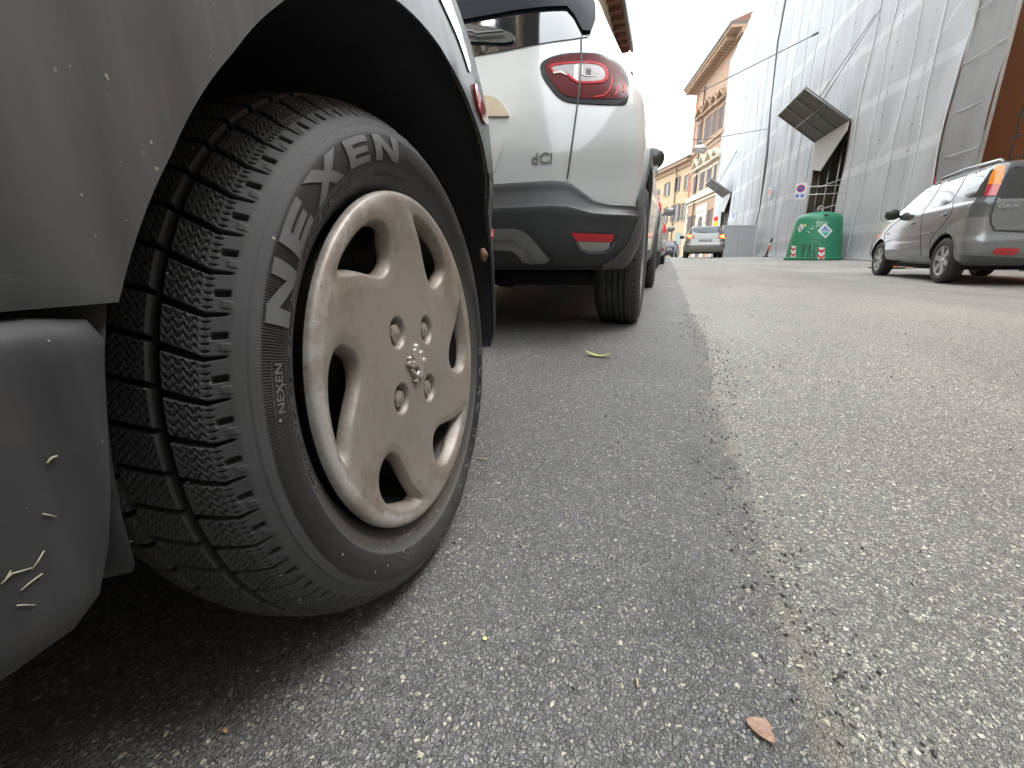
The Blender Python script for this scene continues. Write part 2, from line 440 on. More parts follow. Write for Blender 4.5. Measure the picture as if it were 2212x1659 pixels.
off = np.interp(SB, [.003, .0167, .0415, .052, .09], [0, .45, -1.3, -2.4, -4.0])+np.where(SA > Smid, 2.0, 0)
ph = (np.degrees(TH)-(153.9+off))/np.degrees(pitch); dph = (ph-np.round(ph))*pitch*.28     # metres from groove line
hw = np.interp(SB, [.002, .006, .0167, .03, .04, .06, .09], [.0002, .0008, .0015, .0024, .0024, .0018, .0016])
lat = smst(np.abs(dph), hw+.0007, hw-.0006)*smst(SB, .002, .006)
cir = smst(np.abs(SB-.0455), .0042, .0032)+smst(np.abs(SA-Smid), .004, .003)
ph2 = ph-.5; d2 = (ph2-np.round(ph2))*pitch*.28
notch = smst(np.abs(d2), .0028, .0018)*smst(SB, .0025, .0045)*smst(SB, .0125, .0115)
d4 = (ph*6-np.round(ph*6))*pitch*.28/6
short = smst(np.abs(d4), .0008, .0003)*smst(SB, .0128, .0136)*smst(SB, .0185, .0178)
zz = ph*5.0+.42*tri(SB/.0062)
d5 = (zz-np.round(zz))*pitch*.28/5
zig = smst(np.abs(d5), .0011, .0004)*smst(SB, .0195, .021)*smst(SB, .040, .039)
zig = np.maximum(zig, smst(np.abs(d5), .0011, .0004)*smst(SB, .051, .053))
zz2 = SB/.0058+.3*tri(ph*5); d6 = (zz2-np.round(zz2))*.0058
cross = smst(np.abs(d6), .0009, .0003)*smst(SB, .021, .022)*smst(SB, .039, .038)*.25
in_tr = smst(RR, .262, .265)
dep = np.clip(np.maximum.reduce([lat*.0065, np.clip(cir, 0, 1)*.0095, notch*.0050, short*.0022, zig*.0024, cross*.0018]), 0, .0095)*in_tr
# sidewall: rim line, knurled band, scuffs
D = np.degrees(TH) % 360
band = smst(RR, .2222, .2232)*smst(RR, .2500, .2490)*(W > -.02)
knurl = band*smst(D, 138, 150)*smst(D, 215, 190)*.00035*np.sin(TH*NTH/4)
ringl = (np.exp(-((RR-.2222)/.0007)**2)-.9*np.exp(-((RR-.2565)/.0007)**2))*.0007*(W > -.03)
step = smst(RR, .2503, .2512)*.0006*(W > -.02)
ribm = smst(np.abs(((TH/pitch*1.0) % 1)-.5), .40, .42)*smst(RR, .2625, .264)*smst(RR, .268, .2665)*(W > -.03)*.0007
hgt = -dep+knurl+ringl+step+ribm
Wn = W+NW[None, :]*hgt; Rn = RR+NR[None, :]*hgt
Y = Rn*np.cos(TH); Z = Rn*np.sin(TH)
# flattened foot and bulging sidewall at the ground
lo = -.2820
Wn = Wn+np.where(Wn > -.05, 1, 0)*.006*smst(Z, -.20, -.27)*smst(Rn, .2, .235)*smst(Rn, .285, .26)
Z = np.where(Z < lo+.004, lo+.004*np.exp((Z-lo-.004)/.004), Z)
TV = np.stack([Wn, Y, Z], -1).reshape(-1, 3); nP = len(PW)
i0 = (np.arange(NTH)[:, None]*nP+np.arange(nP-1)[None, :]); i1 = ((np.arange(NTH)[:, None]+1) % NTH*nP+np.arange(nP-1)[None, :])
TF = np.stack([i0, i0+1, i1+1, i1], -1).reshape(-1, 4)
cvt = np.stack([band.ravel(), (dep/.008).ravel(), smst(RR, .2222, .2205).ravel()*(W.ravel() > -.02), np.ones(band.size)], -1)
def rubber():
    m, t, b, co = new_mat('tyre_rubber')
    at = t.add('ShaderNodeAttribute', attribute_name='zones'); s = t.add('ShaderNodeSeparateColor', i0=at.outputs['Color'])
    worn = t.noise(co, 34, 5, .6); bigd = t.noise(co, 7, 5, .65)
    col = t.mix(worn, (.042, .044, .046, 1), (.082, .086, .090, 1))
    col = t.mix(s.outputs[0], col, t.mix(bigd, (.009, .009, .0095, 1), (.017, .017, .0175, 1)))
    col = t.mix(t.math('MULTIPLY', s.outputs[2], t.ss(bigd, .25, .7)), col, (.050, .041, .033, 1))
    col = t.mix(t.math('MULTIPLY', t.ss(bigd, .5, .75), .5), col, (.062, .060, .054, 1))
    col = t.mix(t.math('MULTIPLY', s.outputs[1], .85), col, (.010, .009, .008, 1))  # groove depth blackens the colour: undusted rubber plus painted groove shade
    # dust thrown up from the road onto the lower tread
    sp = t.vor(co, 260, 'Color'); g = t.add('ShaderNodeSeparateColor', i0=sp); z = t.add('ShaderNodeSeparateXYZ', i0=co).outputs[2]
    low = t.ss(z, -.08, -.26)
    spk = t.math('MULTIPLY', t.math('GREATER_THAN', g.outputs[0], t.math('MULTIPLY_ADD', low, -.05, .997)), t.math('LESS_THAN', t.vor(co, 260), .32))
    col = t.mix(t.math('MULTIPLY', spk, .8), col, (.38, .35, .28, 1))
    col = t.mix(t.math('MULTIPLY', low, t.math('MULTIPLY', worn, .55)), col, (.075, .07, .06, 1))
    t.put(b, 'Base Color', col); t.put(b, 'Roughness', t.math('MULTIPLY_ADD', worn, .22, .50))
    t.put(b, 'Specular IOR Level', t.math('MULTIPLY_ADD', s.outputs[1], -.33, .34))
    t.put(b, 'Normal', t.bump(t.noise(co, 300, 4), .35, .0006))
    return m
RUB = rubber()
def sidewall_w(r):
    o = np.argsort(PR[:len(PW)//2]); return np.interp(r, PR[:len(PW)//2][o], PW[:len(PW)//2][o])
LET = G()
def bend(V2, F, th0, r0, h, spread=1.0, m=1):
    """V2: x along the circle (clockwise), y outwards; laid on the sidewall h proud of it"""
    V2 = np.asarray(V2, float); r = r0+V2[:, 1]; a = th0-V2[:, 0]/r0*spread
    top = [(float(sidewall_w(rr))+h, rr*math.cos(aa), rr*math.sin(aa)) for rr, aa in zip(r, a)]
    bot = [(x-h-.0008, y, z) for x, y, z in top]; n = len(top)
    ed = {}
    for f in F:
        for i in range(len(f)): ed[(f[i], f[(i+1) % len(f)])] = 1
    side = [(b_, a_, a_+n, b_+n) for (a_, b_) in ed if (b_, a_) not in ed]
    # x outward; theta clockwise: keep faces pointing to +x
    A, B, C_ = [Vector(top[i]) for i in F[0][:3]]
    if (B-A).cross(C_-A).x < 0: F = [f[::-1] for f in F]; side = [s_[::-1] for s_ in side]
    LET.add(top+bot, list(F)+side, m)
def letter(polys, a0, a1, r0, r1, h=.0011, slant=0.0, m=1):
    for L in polys:
        P = [((x*(a0-a1))*1.0, y) for x, y in L]
        P = [(p[0]*R(1)*.236+slant*(p[1]-.5)*.003, (r0-.236)+(r1-r0)*p[1]) for p in P]
        v, f = cdt(P, [], .0022); bend(v, f, R(a0), .236, h, m=m)
NN = [[(0, 0), (.27, 0), (.27, .58), (.73, 0), (1, 0), (1, 1), (.73, 1), (.73, .42), (.27, 1), (0, 1)]]
EE = [[(0, 0), (1, 0), (1, .24), (.3, .24), (.3, .39), (.92, .39), (.92, .61), (.3, .61), (.3, .76), (1, .76), (1, 1), (0, 1)]]
XX = [[(0, 0), (.31, 0), (.5, .31), (.69, 0), (1, 0), (.67, .5), (1, 1), (.69, 1), (.5, .69), (.31, 1), (0, 1), (.33, .5)]]
RI, RO = .2247, .2478
for pl, a0, a1 in ((NN, 160.5, 149.2), (EE, 146.4, 136.6), (XX, 133.2, 119.4), (EE, 116.2, 106.2), (NN, 103.2, 91.0)):
    letter(pl, a0, a1, RI, RO)
def wtext(txt, size, ang, rad, h=.0006, m=2, sx=1.0, bold=0.0):
    v, f = text_mesh(txt, size, bold=bold)
    if len(v) == 0: return
    v2 = np.stack([v[:, 0]*sx, v[:, 1]], 1); bend(v2, [tuple(x) for x in f], R(ang), rad, h, m=m)
wtext('175/65R14  82T  M+S', .0120, 176, .2110, h=.0010, sx=1.5, bold=.0003)
wtext('WINTER TUBELESS', .0095, 130, .2115, h=.001, sx=1.25, bold=.0002)
wtext('STEEL BELTED RADIAL', .0062, 92, .2125, sx=1.1)
wtext('MADE  DOT', .007, 236, .2115, sx=1.3); wtext('TREAD 2 STEEL', .0055, 262, .212)
# small boxed name below the big one
wtext('NEXEN', .0100, 171.5, .236, h=.0007, m=1, sx=1.15, bold=.0001)
for rr in (.2292, .2428): letter([[(0, 0), (1, 0), (1, 1), (0, 1)]], 176.2, 166.8, rr-.0004, rr+.0004, h=.0006, m=2)
def outline_letters(txt, size, ang, rad):
    v, f = text_mesh(txt, size, bold=.0009); v2, f2 = text_mesh(txt, size, bold=-.0003)
    bend(np.stack([v[:, 0]*1.15, v[:, 1]], 1), [tuple(x) for x in f], R(ang), rad, .0006, m=1)
    bend(np.stack([v2[:, 0]*1.15, v2[:, 1]], 1), [tuple(x) for x in f2], R(ang), rad, .0011, m=2)
for ch, an in (('E', 352), ('U', 343), ('R', 335), ('O', 327), ('W', 316), ('I', 308.5), ('N', 302), ('6', 287), ('5', 276), ('0', 265)):
    outline_letters(ch, .024, an, .2355)
# zigzag mountain mark at the foot of the sidewall, and the little snowflake triangle
def zigzag(pts, wd, h, m=2):
    L = strip(pts, wd); v, f = cdt(L, [], .002); bend(v, f, R(250), .236, h, m=m)
for k, dy in enumerate((0, .008)):
    zigzag([(-.035+k*.004, .0125-dy), (-.022, -.004-dy), (-.013, .004-dy), (-.002, -.009-dy*.5), (.008, .001-dy), (.026, -.008-dy*.5)], .0016, .0009)
for k in range(5):
    x = -.03+k*.013; zigzag([(x, -.002), (x+.006, .011), (x+.009, .002)], .0012, .0008)
v, f = cdt([(-.005, -.006), (.005, -.006), (0, .012)], [[(-.0028, -.0045), (.0028, -.0045), (0, .007)]], .0015); bend(v, f, R(115), .2125, .0006, m=2)
nT = len(TV)
allV = np.vstack([TV, np.array(LET.V)]); 
LF = []
for fc in LET.F: LF += [(fc[0], fc[i], fc[i+1]) for i in range(1, len(fc)-1)]
LM = []
for fc, mm in zip(LET.F, LET.mi): LM += [mm]*(len(fc)-2)
me = bpy.data.meshes.new('tyre'); allV32 = allV.astype(np.float32)
me.vertices.add(len(allV)); me.vertices.foreach_set('co', allV32.ravel())
LFa = np.array(LF)+nT; nl = TF.size+LFa.size
me.loops.add(nl); me.loops.foreach_set('vertex_index', np.concatenate([TF.ravel(), LFa.ravel()]).astype(np.int32))
npol = len(TF)+len(LFa); me.polygons.add(npol)
me.polygons.foreach_set('loop_start', np.concatenate([np.arange(len(TF))*4, TF.size+np.arange(len(LFa))*3]).astype(np.int32))
me.polygons.foreach_set('loop_total', np.concatenate([np.full(len(TF), 4), np.full(len(LFa), 3)]).astype(np.int32))
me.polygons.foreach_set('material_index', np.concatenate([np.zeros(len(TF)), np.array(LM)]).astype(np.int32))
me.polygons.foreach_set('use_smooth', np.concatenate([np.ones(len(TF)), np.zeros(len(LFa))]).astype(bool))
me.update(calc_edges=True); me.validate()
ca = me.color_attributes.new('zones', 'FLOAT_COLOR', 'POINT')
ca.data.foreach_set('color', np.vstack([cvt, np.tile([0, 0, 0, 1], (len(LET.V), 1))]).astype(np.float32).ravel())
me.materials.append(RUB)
me.materials.append(mat('worn_letter_rubber', (.095, .099, .103), .55, var=.3, vs=40, bump=.0004, bs=200))
me.materials.append(mat('dark_letter_rubber', (.055, .050, .044), .5, var=.2, vs=60))

wheel = G().lathe([(.03, -.075), (.09, -.075), (.11, -.06), (.15, -.055), (.165, -.075), (.176, -.09), (.178, -.03), (.186, -.018), (.1895, -.010), (.1895, -.006), (.186, -.004), (.183, -.010), (.176, -.02), (.170, -.045), (.170, -.14), (.186, -.165)], 'x', 96)
for k in range(10):
    a = 2*math.pi*k/10; cy, cz = .132*math.cos(a), .132*math.sin(a)
    wheel.lathe([(.0, -.0545), (.014, -.0545)], 'x', 20, Matrix.Translation((.0012, cy, cz)), 1)
wheel = wheel.make('wheel', [mat('steel_wheel', (.03, .026, .023), .55, .3, dirt=.5, dcol=(.09, .06, .042), dscale=14), mat('wheel_slot_dark', (.006, .006, .006), .8)], hatch, local=True)
tyre = bpy.data.objects.new('tyre', me); COL.objects.link(tyre); tyre.parent = wheel
# brake drum behind
G().lathe([(.0, -.078), (.10, -.078), (.105, -.1), (.105, -.13), (.0, -.135)], 'x', 48).make('brake_drum', mat('rust_iron', (.05, .035, .028), .8, dirt=.6, dcol=(.12, .06, .03), dscale=20), wheel, local=True)
# --- wheel cover: outline, six swirled openings, four nut recesses
k_ = 1.08
pk = [(0, .136), (1, .124), (3, .1145), (7, .107), (12, .1065), (18, .110), (24, .121), (30, .135), (36, .148), (41, .1585), (44, .1650), (43, .1680), (38, .1680), (32, .1670), (26, .1660), (20, .1650), (14, .1630), (9, .1600), (4, .1530), (1.3, .145)]
op = [(3, .136), (4, .122), (7, .1135), (13, .1115), (19, .1150), (25, .1265), (31, .1415), (36, .154), (36.5, .158), (33, .1600), (20, .1590), (12, .1570), (6, .152), (3.6, .146)]
def pol_loop(L, a): return [np.array((r*k_*math.cos(R(a-t)), r*k_*math.sin(R(a-t)))) for t, r in L]
# openings sweep towards growing angle: start angles 100, 160, ... degrees
def pol_loop(L, a): return [np.array((r*k_*math.cos(R(a+t)), r*k_*math.sin(R(a+t)))) for t, r in L]
pockets = [smooth_loop(pol_loop(pk, a), 3) for a in (-20, 40, 100, 160, 220, 280)]
opens = [smooth_loop(pol_loop(op, a), 3) for a in (-20, 40, 100, 160, 220, 280)]
RH = .1965
outer = [np.array((RH*math.cos(a), RH*math.sin(a))) for a in np.linspace(0, 2*math.pi, 721)[:-1]]
HV, HF = cdt(outer, opens, .0012)
r = np.hypot(*HV.T)
x = np.interp(r, [0, .02, .06, .10, .135, .16, .176, .188, .193, .1952, .1964, .1970], [-.0055, -.0055, -.006, -.0065, -.0045, -.0012, .0006, .0010, .0000, -.0018, -.0045, -.0120])
far = np.full(len(HV), 1e9); dop = np.full(len(HV), 1e9)
for pkk, opp in zip(pockets, opens):
    d = seg_dist(HV, pkk); d = np.where(inside(HV, pkk), -d, d); far = np.minimum(far, d)
    dop = np.minimum(dop, seg_dist(HV, opp))
inn = np.clip(-far, 0, None); tot = inn/(inn+dop+1e-6)
x = x-smst(far, .014, -.003)*.0022-(1-np.sqrt(np.clip(1-np.clip(inn/.0075, 0, 1)**2, 0, 1)))*.0045-smst(tot, .10, 1.0)*.0105*(far < 0)
for a in (38.5, 128.5, 218.5, 308.5):
    cx, cy = .0545*math.cos(R(a)), .0545*math.sin(R(a)); d = np.hypot(HV[:, 0]-cx, HV[:, 1]-cy)
    x = x-smst(d, .0172, .0138)*.0125
    q = np.stack([(HV[:, 0]-cx), (HV[:, 1]-cy)], 1); hexd = np.max([np.abs(q@np.array([math.cos(R(30+60*i+a)), math.sin(R(30+60*i+a))])) for i in range(3)], 0)
    x = x+smst(hexd, .0104, .0094)*.0095+smst(d, .0095, .0)*.0022
HX = x
eg = np.array(sorted({tuple(sorted((f[i], f[(i+1) % len(f)]))) for f in HF for i in range(len(f))}))
dg = np.bincount(eg.ravel(), minlength=len(HX)).astype(float)
fx = dop < 2e-5
for a in (38.5, 128.5, 218.5, 308.5): fx |= np.hypot(HV[:, 0]-.0545*math.cos(R(a)), HV[:, 1]-.0545*math.sin(R(a))) < .0125
for _ in range(5):
    sm_ = np.bincount(eg[:, 0], weights=HX[eg[:, 1]], minlength=len(HX))+np.bincount(eg[:, 1], weights=HX[eg[:, 0]], minlength=len(HX))
    HX = np.where((r < .194) & ~fx, .45*HX+.55*sm_/np.maximum(dg, 1), HX)
from itertools import chain
V3 = np.stack([HX, HV[:, 0], HV[:, 1]], 1)
Fo = [f if (np.cross(V3[f[1]]-V3[f[0]], V3[f[2]]-V3[f[0]])[0] > 0) else f[::-1] for f in HF]
Vt, Ft = thicken(V3, Fo, np.tile([1, 0, 0], (len(V3), 1)), .0026)
def cover_paint():
    m, t, b, co = new_mat('wheel_cover_paint')
    sp = t.add('ShaderNodeSeparateXYZ', i0=co); yz = t.add('ShaderNodeCombineXYZ', i1=sp.outputs[1], i2=sp.outputs[2]).outputs[0]
    rad = t.n.new('ShaderNodeVectorMath'); rad.operation = 'LENGTH'; t.l.new(yz, rad.inputs[0]); rd = rad.outputs['Value']
    n1 = t.noise(co, 11, 5, .6); n2 = t.noise(co, 75, 5, .7)
    col = t.mix(n1, (.205, .184, .160, 1), (.280, .254, .224, 1))
    pale = t.math('MULTIPLY', t.ss(rd, .150, .192), t.ss(n2, .36, .60)); col = t.mix(t.math('MULTIPLY', pale, .55), col, (.34, .32, .29, 1))
    sc = t.math('MULTIPLY', t.ss(t.math('ADD', rd, t.math('MULTIPLY_ADD', n2, .014, -.007)), .181, .184), t.ss(sp.outputs[1], -.03, -.10))
    col = t.mix(t.math('MULTIPLY', sc, .85), col, (.40, .385, .37, 1))
    brown = t.math('MULTIPLY', t.ss(rd, .105, .165), t.ss(t.noise(co, 13, 6, .7), .46, .60)); col = t.mix(t.math('MULTIPLY', brown, .5), col, (.17, .115, .075, 1))
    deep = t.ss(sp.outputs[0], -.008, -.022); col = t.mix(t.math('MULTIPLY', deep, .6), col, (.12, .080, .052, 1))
    hair = t.math('MULTIPLY', t.ss(t.noise(t.scale(co, (1, 5, 1)), 60, 6, .8), .60, .64), t.ss(rd, .15, .18)); col = t.mix(t.math('MULTIPLY', hair, .5), col, (.12, .095, .075, 1))
    spk = t.add('ShaderNodeSeparateColor', i0=t.vor(co, 210, 'Color')); s = t.math('MULTIPLY', t.math('GREATER_THAN', spk.outputs[0], .985), t.math('LESS_THAN', t.vor(co, 210), .3))
    col = t.mix(t.math('MULTIPLY', s, .6), col, (.10, .08, .06, 1))
    t.put(b, 'Base Color', col); b.inputs['Metallic'].default_value = .35
    grm = t.ss(t.noise(co, 38, 6, .75), .50, .66); col2 = t.mix(t.math('MULTIPLY', grm, .2), col, (.10, .075, .055, 1)); t.put(b, 'Base Color', col2)
    t.put(b, 'Roughness', t.math('MULTIPLY_ADD', n2, .16, .42)); b.inputs['Specular IOR Level'].default_value = .5
    t.put(b, 'Normal', t.bump(n2, .25, .0006)); return m
CP_M = cover_paint()
cover = mk('wheel_cover', Vt, Ft, CP_M, wheel, local=True, angle=50)
# rampant lion emblem in the middle of the cover
lion = [(545, 395), (585, 400), (590, 440), (570, 475), (590, 545), (585, 500), (605, 472), (635, 480), (635, 515), (618, 545), (625, 580), (640, 552), (668, 560), (672, 590), (655, 625), (640, 640), (655, 660), (645, 690), (628, 690), (650, 720), (640, 760), (612, 790), (598, 806), (575, 800), (560, 775), (575, 815), (580, 855), (565, 868), (530, 825), (548, 806), (540, 780), (505, 745), (490, 700), (495, 680), (470, 665), (447, 640), (450, 605), (470, 590), (455, 570), (478, 538), (500, 555), (495, 585), (505, 600), (520, 590), (510, 540), (515, 470), (530, 455), (535, 420)]
lo2 = [wheel_uv(cL(*p), -.002) for p in lion]; lc = np.array([0, -.001])
lo2 = [np.array(p)-np.mean(lo2, 0)+lc for p in lo2]
tail = [(505, 690), (560, 668), (578, 700), (560, 740), (540, 720), (530, 700)]
tl = [np.array(wheel_uv(cL(*p), -.004)) for p in tail]; base_ = np.mean([wheel_uv(cL(*p), -.004) for p in lion], 0); tl = [p-base_+lc for p in tl]
v, f = cdt(lo2, [tl], .0016)
dd = seg_dist(v, lo2); dd = np.minimum(dd, seg_dist(v, tl)); hx = -.0055+.0024+np.clip(dd/.0013, 0, 1)*.0020
V3 = np.stack([hx, v[:, 0], v[:, 1]], 1); f = [q if np.cross(V3[q[1]]-V3[q[0]], V3[q[2]]-V3[q[0]])[0] > 0 else q[::-1] for q in f]
Vt, Ft = thicken(V3, f, np.tile([1, 0, 0], (len(V3), 1)), .004)
mk('emblem', Vt, Ft, mat('worn_chrome', (.34, .305, .27), .34, .5, var=.2, vs=90), wheel, local=True, smooth=False)
wv = wheel_uv(((1000+.7236*0)/1.8228+(692-548.6), 580), -.008)
G().box((-.005, -.0025, -.006), (.001, .0025, .006), bev=.0012).make('balance_weight', mat('lead', (.4, .4, .42), .35, .8), wheel, local=True).location = Vector((-.006, wv[0]-.001, wv[1]))

# --- body side with arch, as one curved sheet
RA = .352
def ra(a):       # the arch opening is a little wider towards the tail
    return float(np.interp(a, [-20, 0, 39, 60, 79, 88, 96, 115, 129, 138, 151, 163, 200], [.352, .356, .365, .367, .365, .360, .356, .347, .344, .344, .351, .363, .365]))
def arc_pts(a0, a1, n): return [(ra(a)*math.cos(R(a)), ra(a)*math.sin(R(a))) for a in np.linspace(a0, a1, n)]
def xs(y, z):
    """outer skin of the car side: distance out from the wheel plane"""
    p = np.interp(y, [-4, -2.9, -2.6, -2.0, -1.2, -.5, .15, .22, .28, .36, .45, .55, .62, .68], [-.45, -.2, -.1, -.01, .03, .038, .036, .033, .026, .009, -.015, -.055, -.12, -.24])
    q = np.interp(z, [-.10, -.02, .10, .30, .36, .40, .45, .50, .55, .60, .68, .80, .95, 1.05, 1.13], [-.035, -.004, .0, .0, -.003, -.009, -.020, -.036, -.055, -.078, -.115, -.18, -.26, -.34, -.47])
    k = np.interp(y, [.15, .30], [0, 1])*np.interp(z, [.20, .262], [1, 0])
    return p+q-.012*k
def flare(y, z):
    d = np.hypot(y, z)-ra(math.degrees(math.atan2(z, y))); return .004*math.exp(-(d/.012)**2)
arch = []
for a in np.linspace(-2, 196, 100): arch.append((RA*math.cos(R(a)), RA*math.sin(R(a))))
def paint_dirty(name, c0, c1, rough, spec=.5, metal=0.0, coat=0.0):
    m, t, b, co = new_mat(name); z = t.add('ShaderNodeSeparateXYZ', i0=co).outputs[2]
    st = t.noise(t.scale(co, (9, 9, .9)), 3.2, 5, .6); n2 = t.noise(co, 120, 4, .7); n3 = t.noise(co, 14, 5, .7)
    col = t.mix(t.ss(st, .3, .72), c4t(c0), c4t(c1)); scf = t.noise(t.scale(co, (3, 1.2, 7)), 26, 5, .75); col = t.mix(t.math('MULTIPLY', t.ss(scf, .64, .76), .3), col, tuple(min(1, q*3.2) for q in c1)+(1,))
    col = t.mix(t.math('MULTIPLY', t.ss(n3, .5, .8), .4), col, (.085, .08, .068, 1))
    nz_ = t.n.new('ShaderNodeTexNoise'); nz_.inputs['Scale'].default_value = 220; t.l.new(co, nz_.inputs['Vector']); nzc = nz_.outputs['Color']
    for sc, th_, r_ in ((75, .985, .05), (170, .972, .12), (320, .965, .17)):
        v = t.n.new('ShaderNodeTexVoronoi'); v.inputs['Scale'].default_value = sc; wp = t.n.new('ShaderNodeVectorMath'); wp.operation = 'MULTIPLY_ADD'; t.l.new(nzc, wp.inputs[0]); wp.inputs[1].default_value = (.004, .004, .004); t.l.new(co, wp.inputs[2]); t.l.new(wp.outputs[0], v.inputs['Vector'])
        s = t.add('ShaderNodeSeparateColor', i0=v.outputs['Color'])
        k = t.math('MULTIPLY', t.math('GREATER_THAN', s.outputs[0], th_), t.math('LESS_THAN', t.math('ADD', v.outputs['Distance'], t.math('MULTIPLY_ADD', n2, .2, -.1)), r_))
        col = t.mix(t.math('MULTIPLY', k, .75), col, t.mix(s.outputs[1], (.16, .15, .12, 1), (.36, .35, .29, 1)))
    t.put(b, 'Base Color', col); b.inputs['Metallic'].default_value = metal; b.inputs['Specular IOR Level'].default_value = spec
    b.inputs['Coat Weight'].default_value = coat; b.inputs['Coat Roughness'].default_value = .12
    t.put(b, 'Roughness', t.math('MULTIPLY_ADD', n3, .2, rough)); t.put(b, 'Normal', t.bump(n2, .2, .0004)); return m
PB = paint_dirty('grey_body_paint', (.036, .040, .040), (.070, .074, .072), .40, spec=.3, metal=.1, coat=.22)
PS = paint_dirty('grey_sill_plastic', (.022, .023, .025), (.040, .041, .043), .42, spec=.28)
BLK = mat('black_plastic', (.012, .012, .013), .75, var=.2); SEAL = mat('rubber_seal', (.006, .006, .007), .6)
def side_sheet(name, outer_, holes, step, off, thick, m, parent, mirror=False):
    v, f = cdt(outer_, holes, step)
    ed_ = seg_dist(v, densify(outer_, .01)); X = np.array([xs(y, z)+flare(y, z)+off for y, z in v])-.0035*np.exp(-ed_/.0028); V3 = np.stack([X, v[:, 0], v[:, 1]], 1)
    e = 1e-3; N = np.array([(1, -(xs(y+e, z)-xs(y-e, z))/2/e, -(xs(y, z+e)-xs(y, z-e))/2/e) for y, z in v]); N /= np.linalg.norm(N, axis=1)[:, None]
    f = [q if np.cross(V3[q[1]]-V3[q[0]], V3[q[2]]-V3[q[0]])[0] > 0 else q[::-1] for q in f]
    Vt, Ft = thicken(V3, f, N, thick)
    if mirror: Vt = Vt*np.array([-1, 1, 1])+np.array([-1.44, 0, 0]); Ft = [q[::-1] for q in Ft]
    return mk(name, Vt, Ft, m, parent, local=True, angle=40)
top = [(.60, .66), (.30, .70), (-.10, .71), (-.6, .70), (-1.7, .66), (-2.6, .60), (-3.1, .50), (-3.3, .3)]
GAP = .1075
farch = [(-2.44+RA*math.cos(R(a)), RA*math.sin(R(a))) for a in np.linspace(16, 164, 40)]
for mirror in (False, True):
    rear_arc = [p for p in arch if p[1] > GAP and p[0] < 0][::-1]
    arc_ = arc_pts(162.9, 44.5, 70)
    outl = [(-3.28, GAP)]+farch[::-1]+[(-2.0, GAP)]+[(-.50, GAP)]+arc_+[(.36, .262), (.50, .262), (.64, .265)]+top
    side_sheet('body_side', outl, [], .022 if not mirror else .06, 0, .0035, PB, hatch, mirror)
    sill = [(-2.05, -.012), (-1.2, -.018), (-.6, -.021), (-.43, -.0205), (-.392, -.019), (-.381, -.012), (-.373, .006), (-.366, .03), (-.356, .08), (-.353, .092), (-.357, .1010), (-.375, .1040), (-2.08, .1040)]
    v_, f_ = cdt(sill, [], .005 if not mirror else .05); ed_ = seg_dist(v_, sill)
    X = np.array([xs(y, z)+.002-.002*math.exp(-((.1040-z)/.004)) for y, z in v_])-.006*np.exp(-ed_/.005); V3 = np.stack([X, v_[:, 0], v_[:, 1]], 1)
    f_ = [q if np.cross(V3[q[1]]-V3[q[0]], V3[q[2]]-V3[q[0]])[0] > 0 else q[::-1] for q in f_]
    Vt, Ft = thicken(V3, f_, np.tile([1, 0, 0], (len(V3), 1)), .0015)
    if mirror: Vt = Vt*np.array([-1, 1, 1])+np.array([-1.44, 0, 0]); Ft = [q[::-1] for q in Ft]
    mk('sill', Vt, Ft, PS, hatch, local=True, angle=40)
    # rear bumper corner: unpainted lower, painted upper
    lowa = arc_pts(44.2, -8, 30)
    bump_ = [(.40, .256), (.64, .260), (.675, .12), (.672, -.02), (.64, -.055), (.40, -.055)]+lowa[::-1]
    bb = [(.40, .256), (.66, .259), (.668, .10), (.66, -.03), (.63, -.06), (.42, -.06), (.355, -.05)]+lowa[::-1][0:]
    side_sheet('rear_bumper', bb, [], .018 if not mirror else .05, .002, .005, mat('bumper_plastic', (.024, .026, .029), .42, dirt=.35, dcol=(.08, .075, .065), dscale=9), hatch, mirror)
# roof, rear and front closure as lofted shell inside the side sheets
def shell(secs, name, m, parent):
    """secs: y, [(x,z)...] half section mirrored about x=-.72"""
    V = []; F = []; n = None
    for y, L in secs:
        Lf = [(x, z) for x, z in L]; Lm = [(-1.44-x, z) for x, z in L][::-1]; ring = Lf+Lm; n = len(ring)
        V += [(x, y, z) for x, z in ring]
    for i in range(len(secs)-1):
        for k in range(n-1): F.append((i*n+k, (i+1)*n+k, (i+1)*n+k+1, i*n+k+1))
    return mk(name, V, F, m, parent, local=True, angle=30)
def roofsec(y, zt, zb, w0):
    return [(float(xs(y, zb))-.004, zb), (float(xs(y, zt-.12)), zt-.12) if zt-.12 > zb else (float(xs(y, zb))-.01, zb+.01), (float(xs(y, zt-.03))-w0*.1, zt-.03), (-.30, zt), (-.5, zt+.012)]
PBD = mat('cabin_glass', (.012, .014, .016), .04, coat=.3, var=0)
shell([(y, roofsec(y, zt, .69, .3)) for y, zt in ((.56, .90), (.42, 1.02), (.2, 1.09), (-.3, 1.13), (-.9, 1.14), (-1.35, 1.10), (-1.8, .90), (-2.1, .74))], 'roof', PB, hatch)
def side_glass(z0y):
    o_ = smooth_loop([(.30, .74), (.36, .86), (.20, .98), (-.3, 1.03), (-.9, 1.03), (-1.3, .98), (-1.7, .78), (-1.6, .735), (-.5, .745)], 1)
    return o_
for mirror in (False, True): side_sheet('side_window', side_glass(0), [], .05, .006, .006, PBD, hatch, mirror)
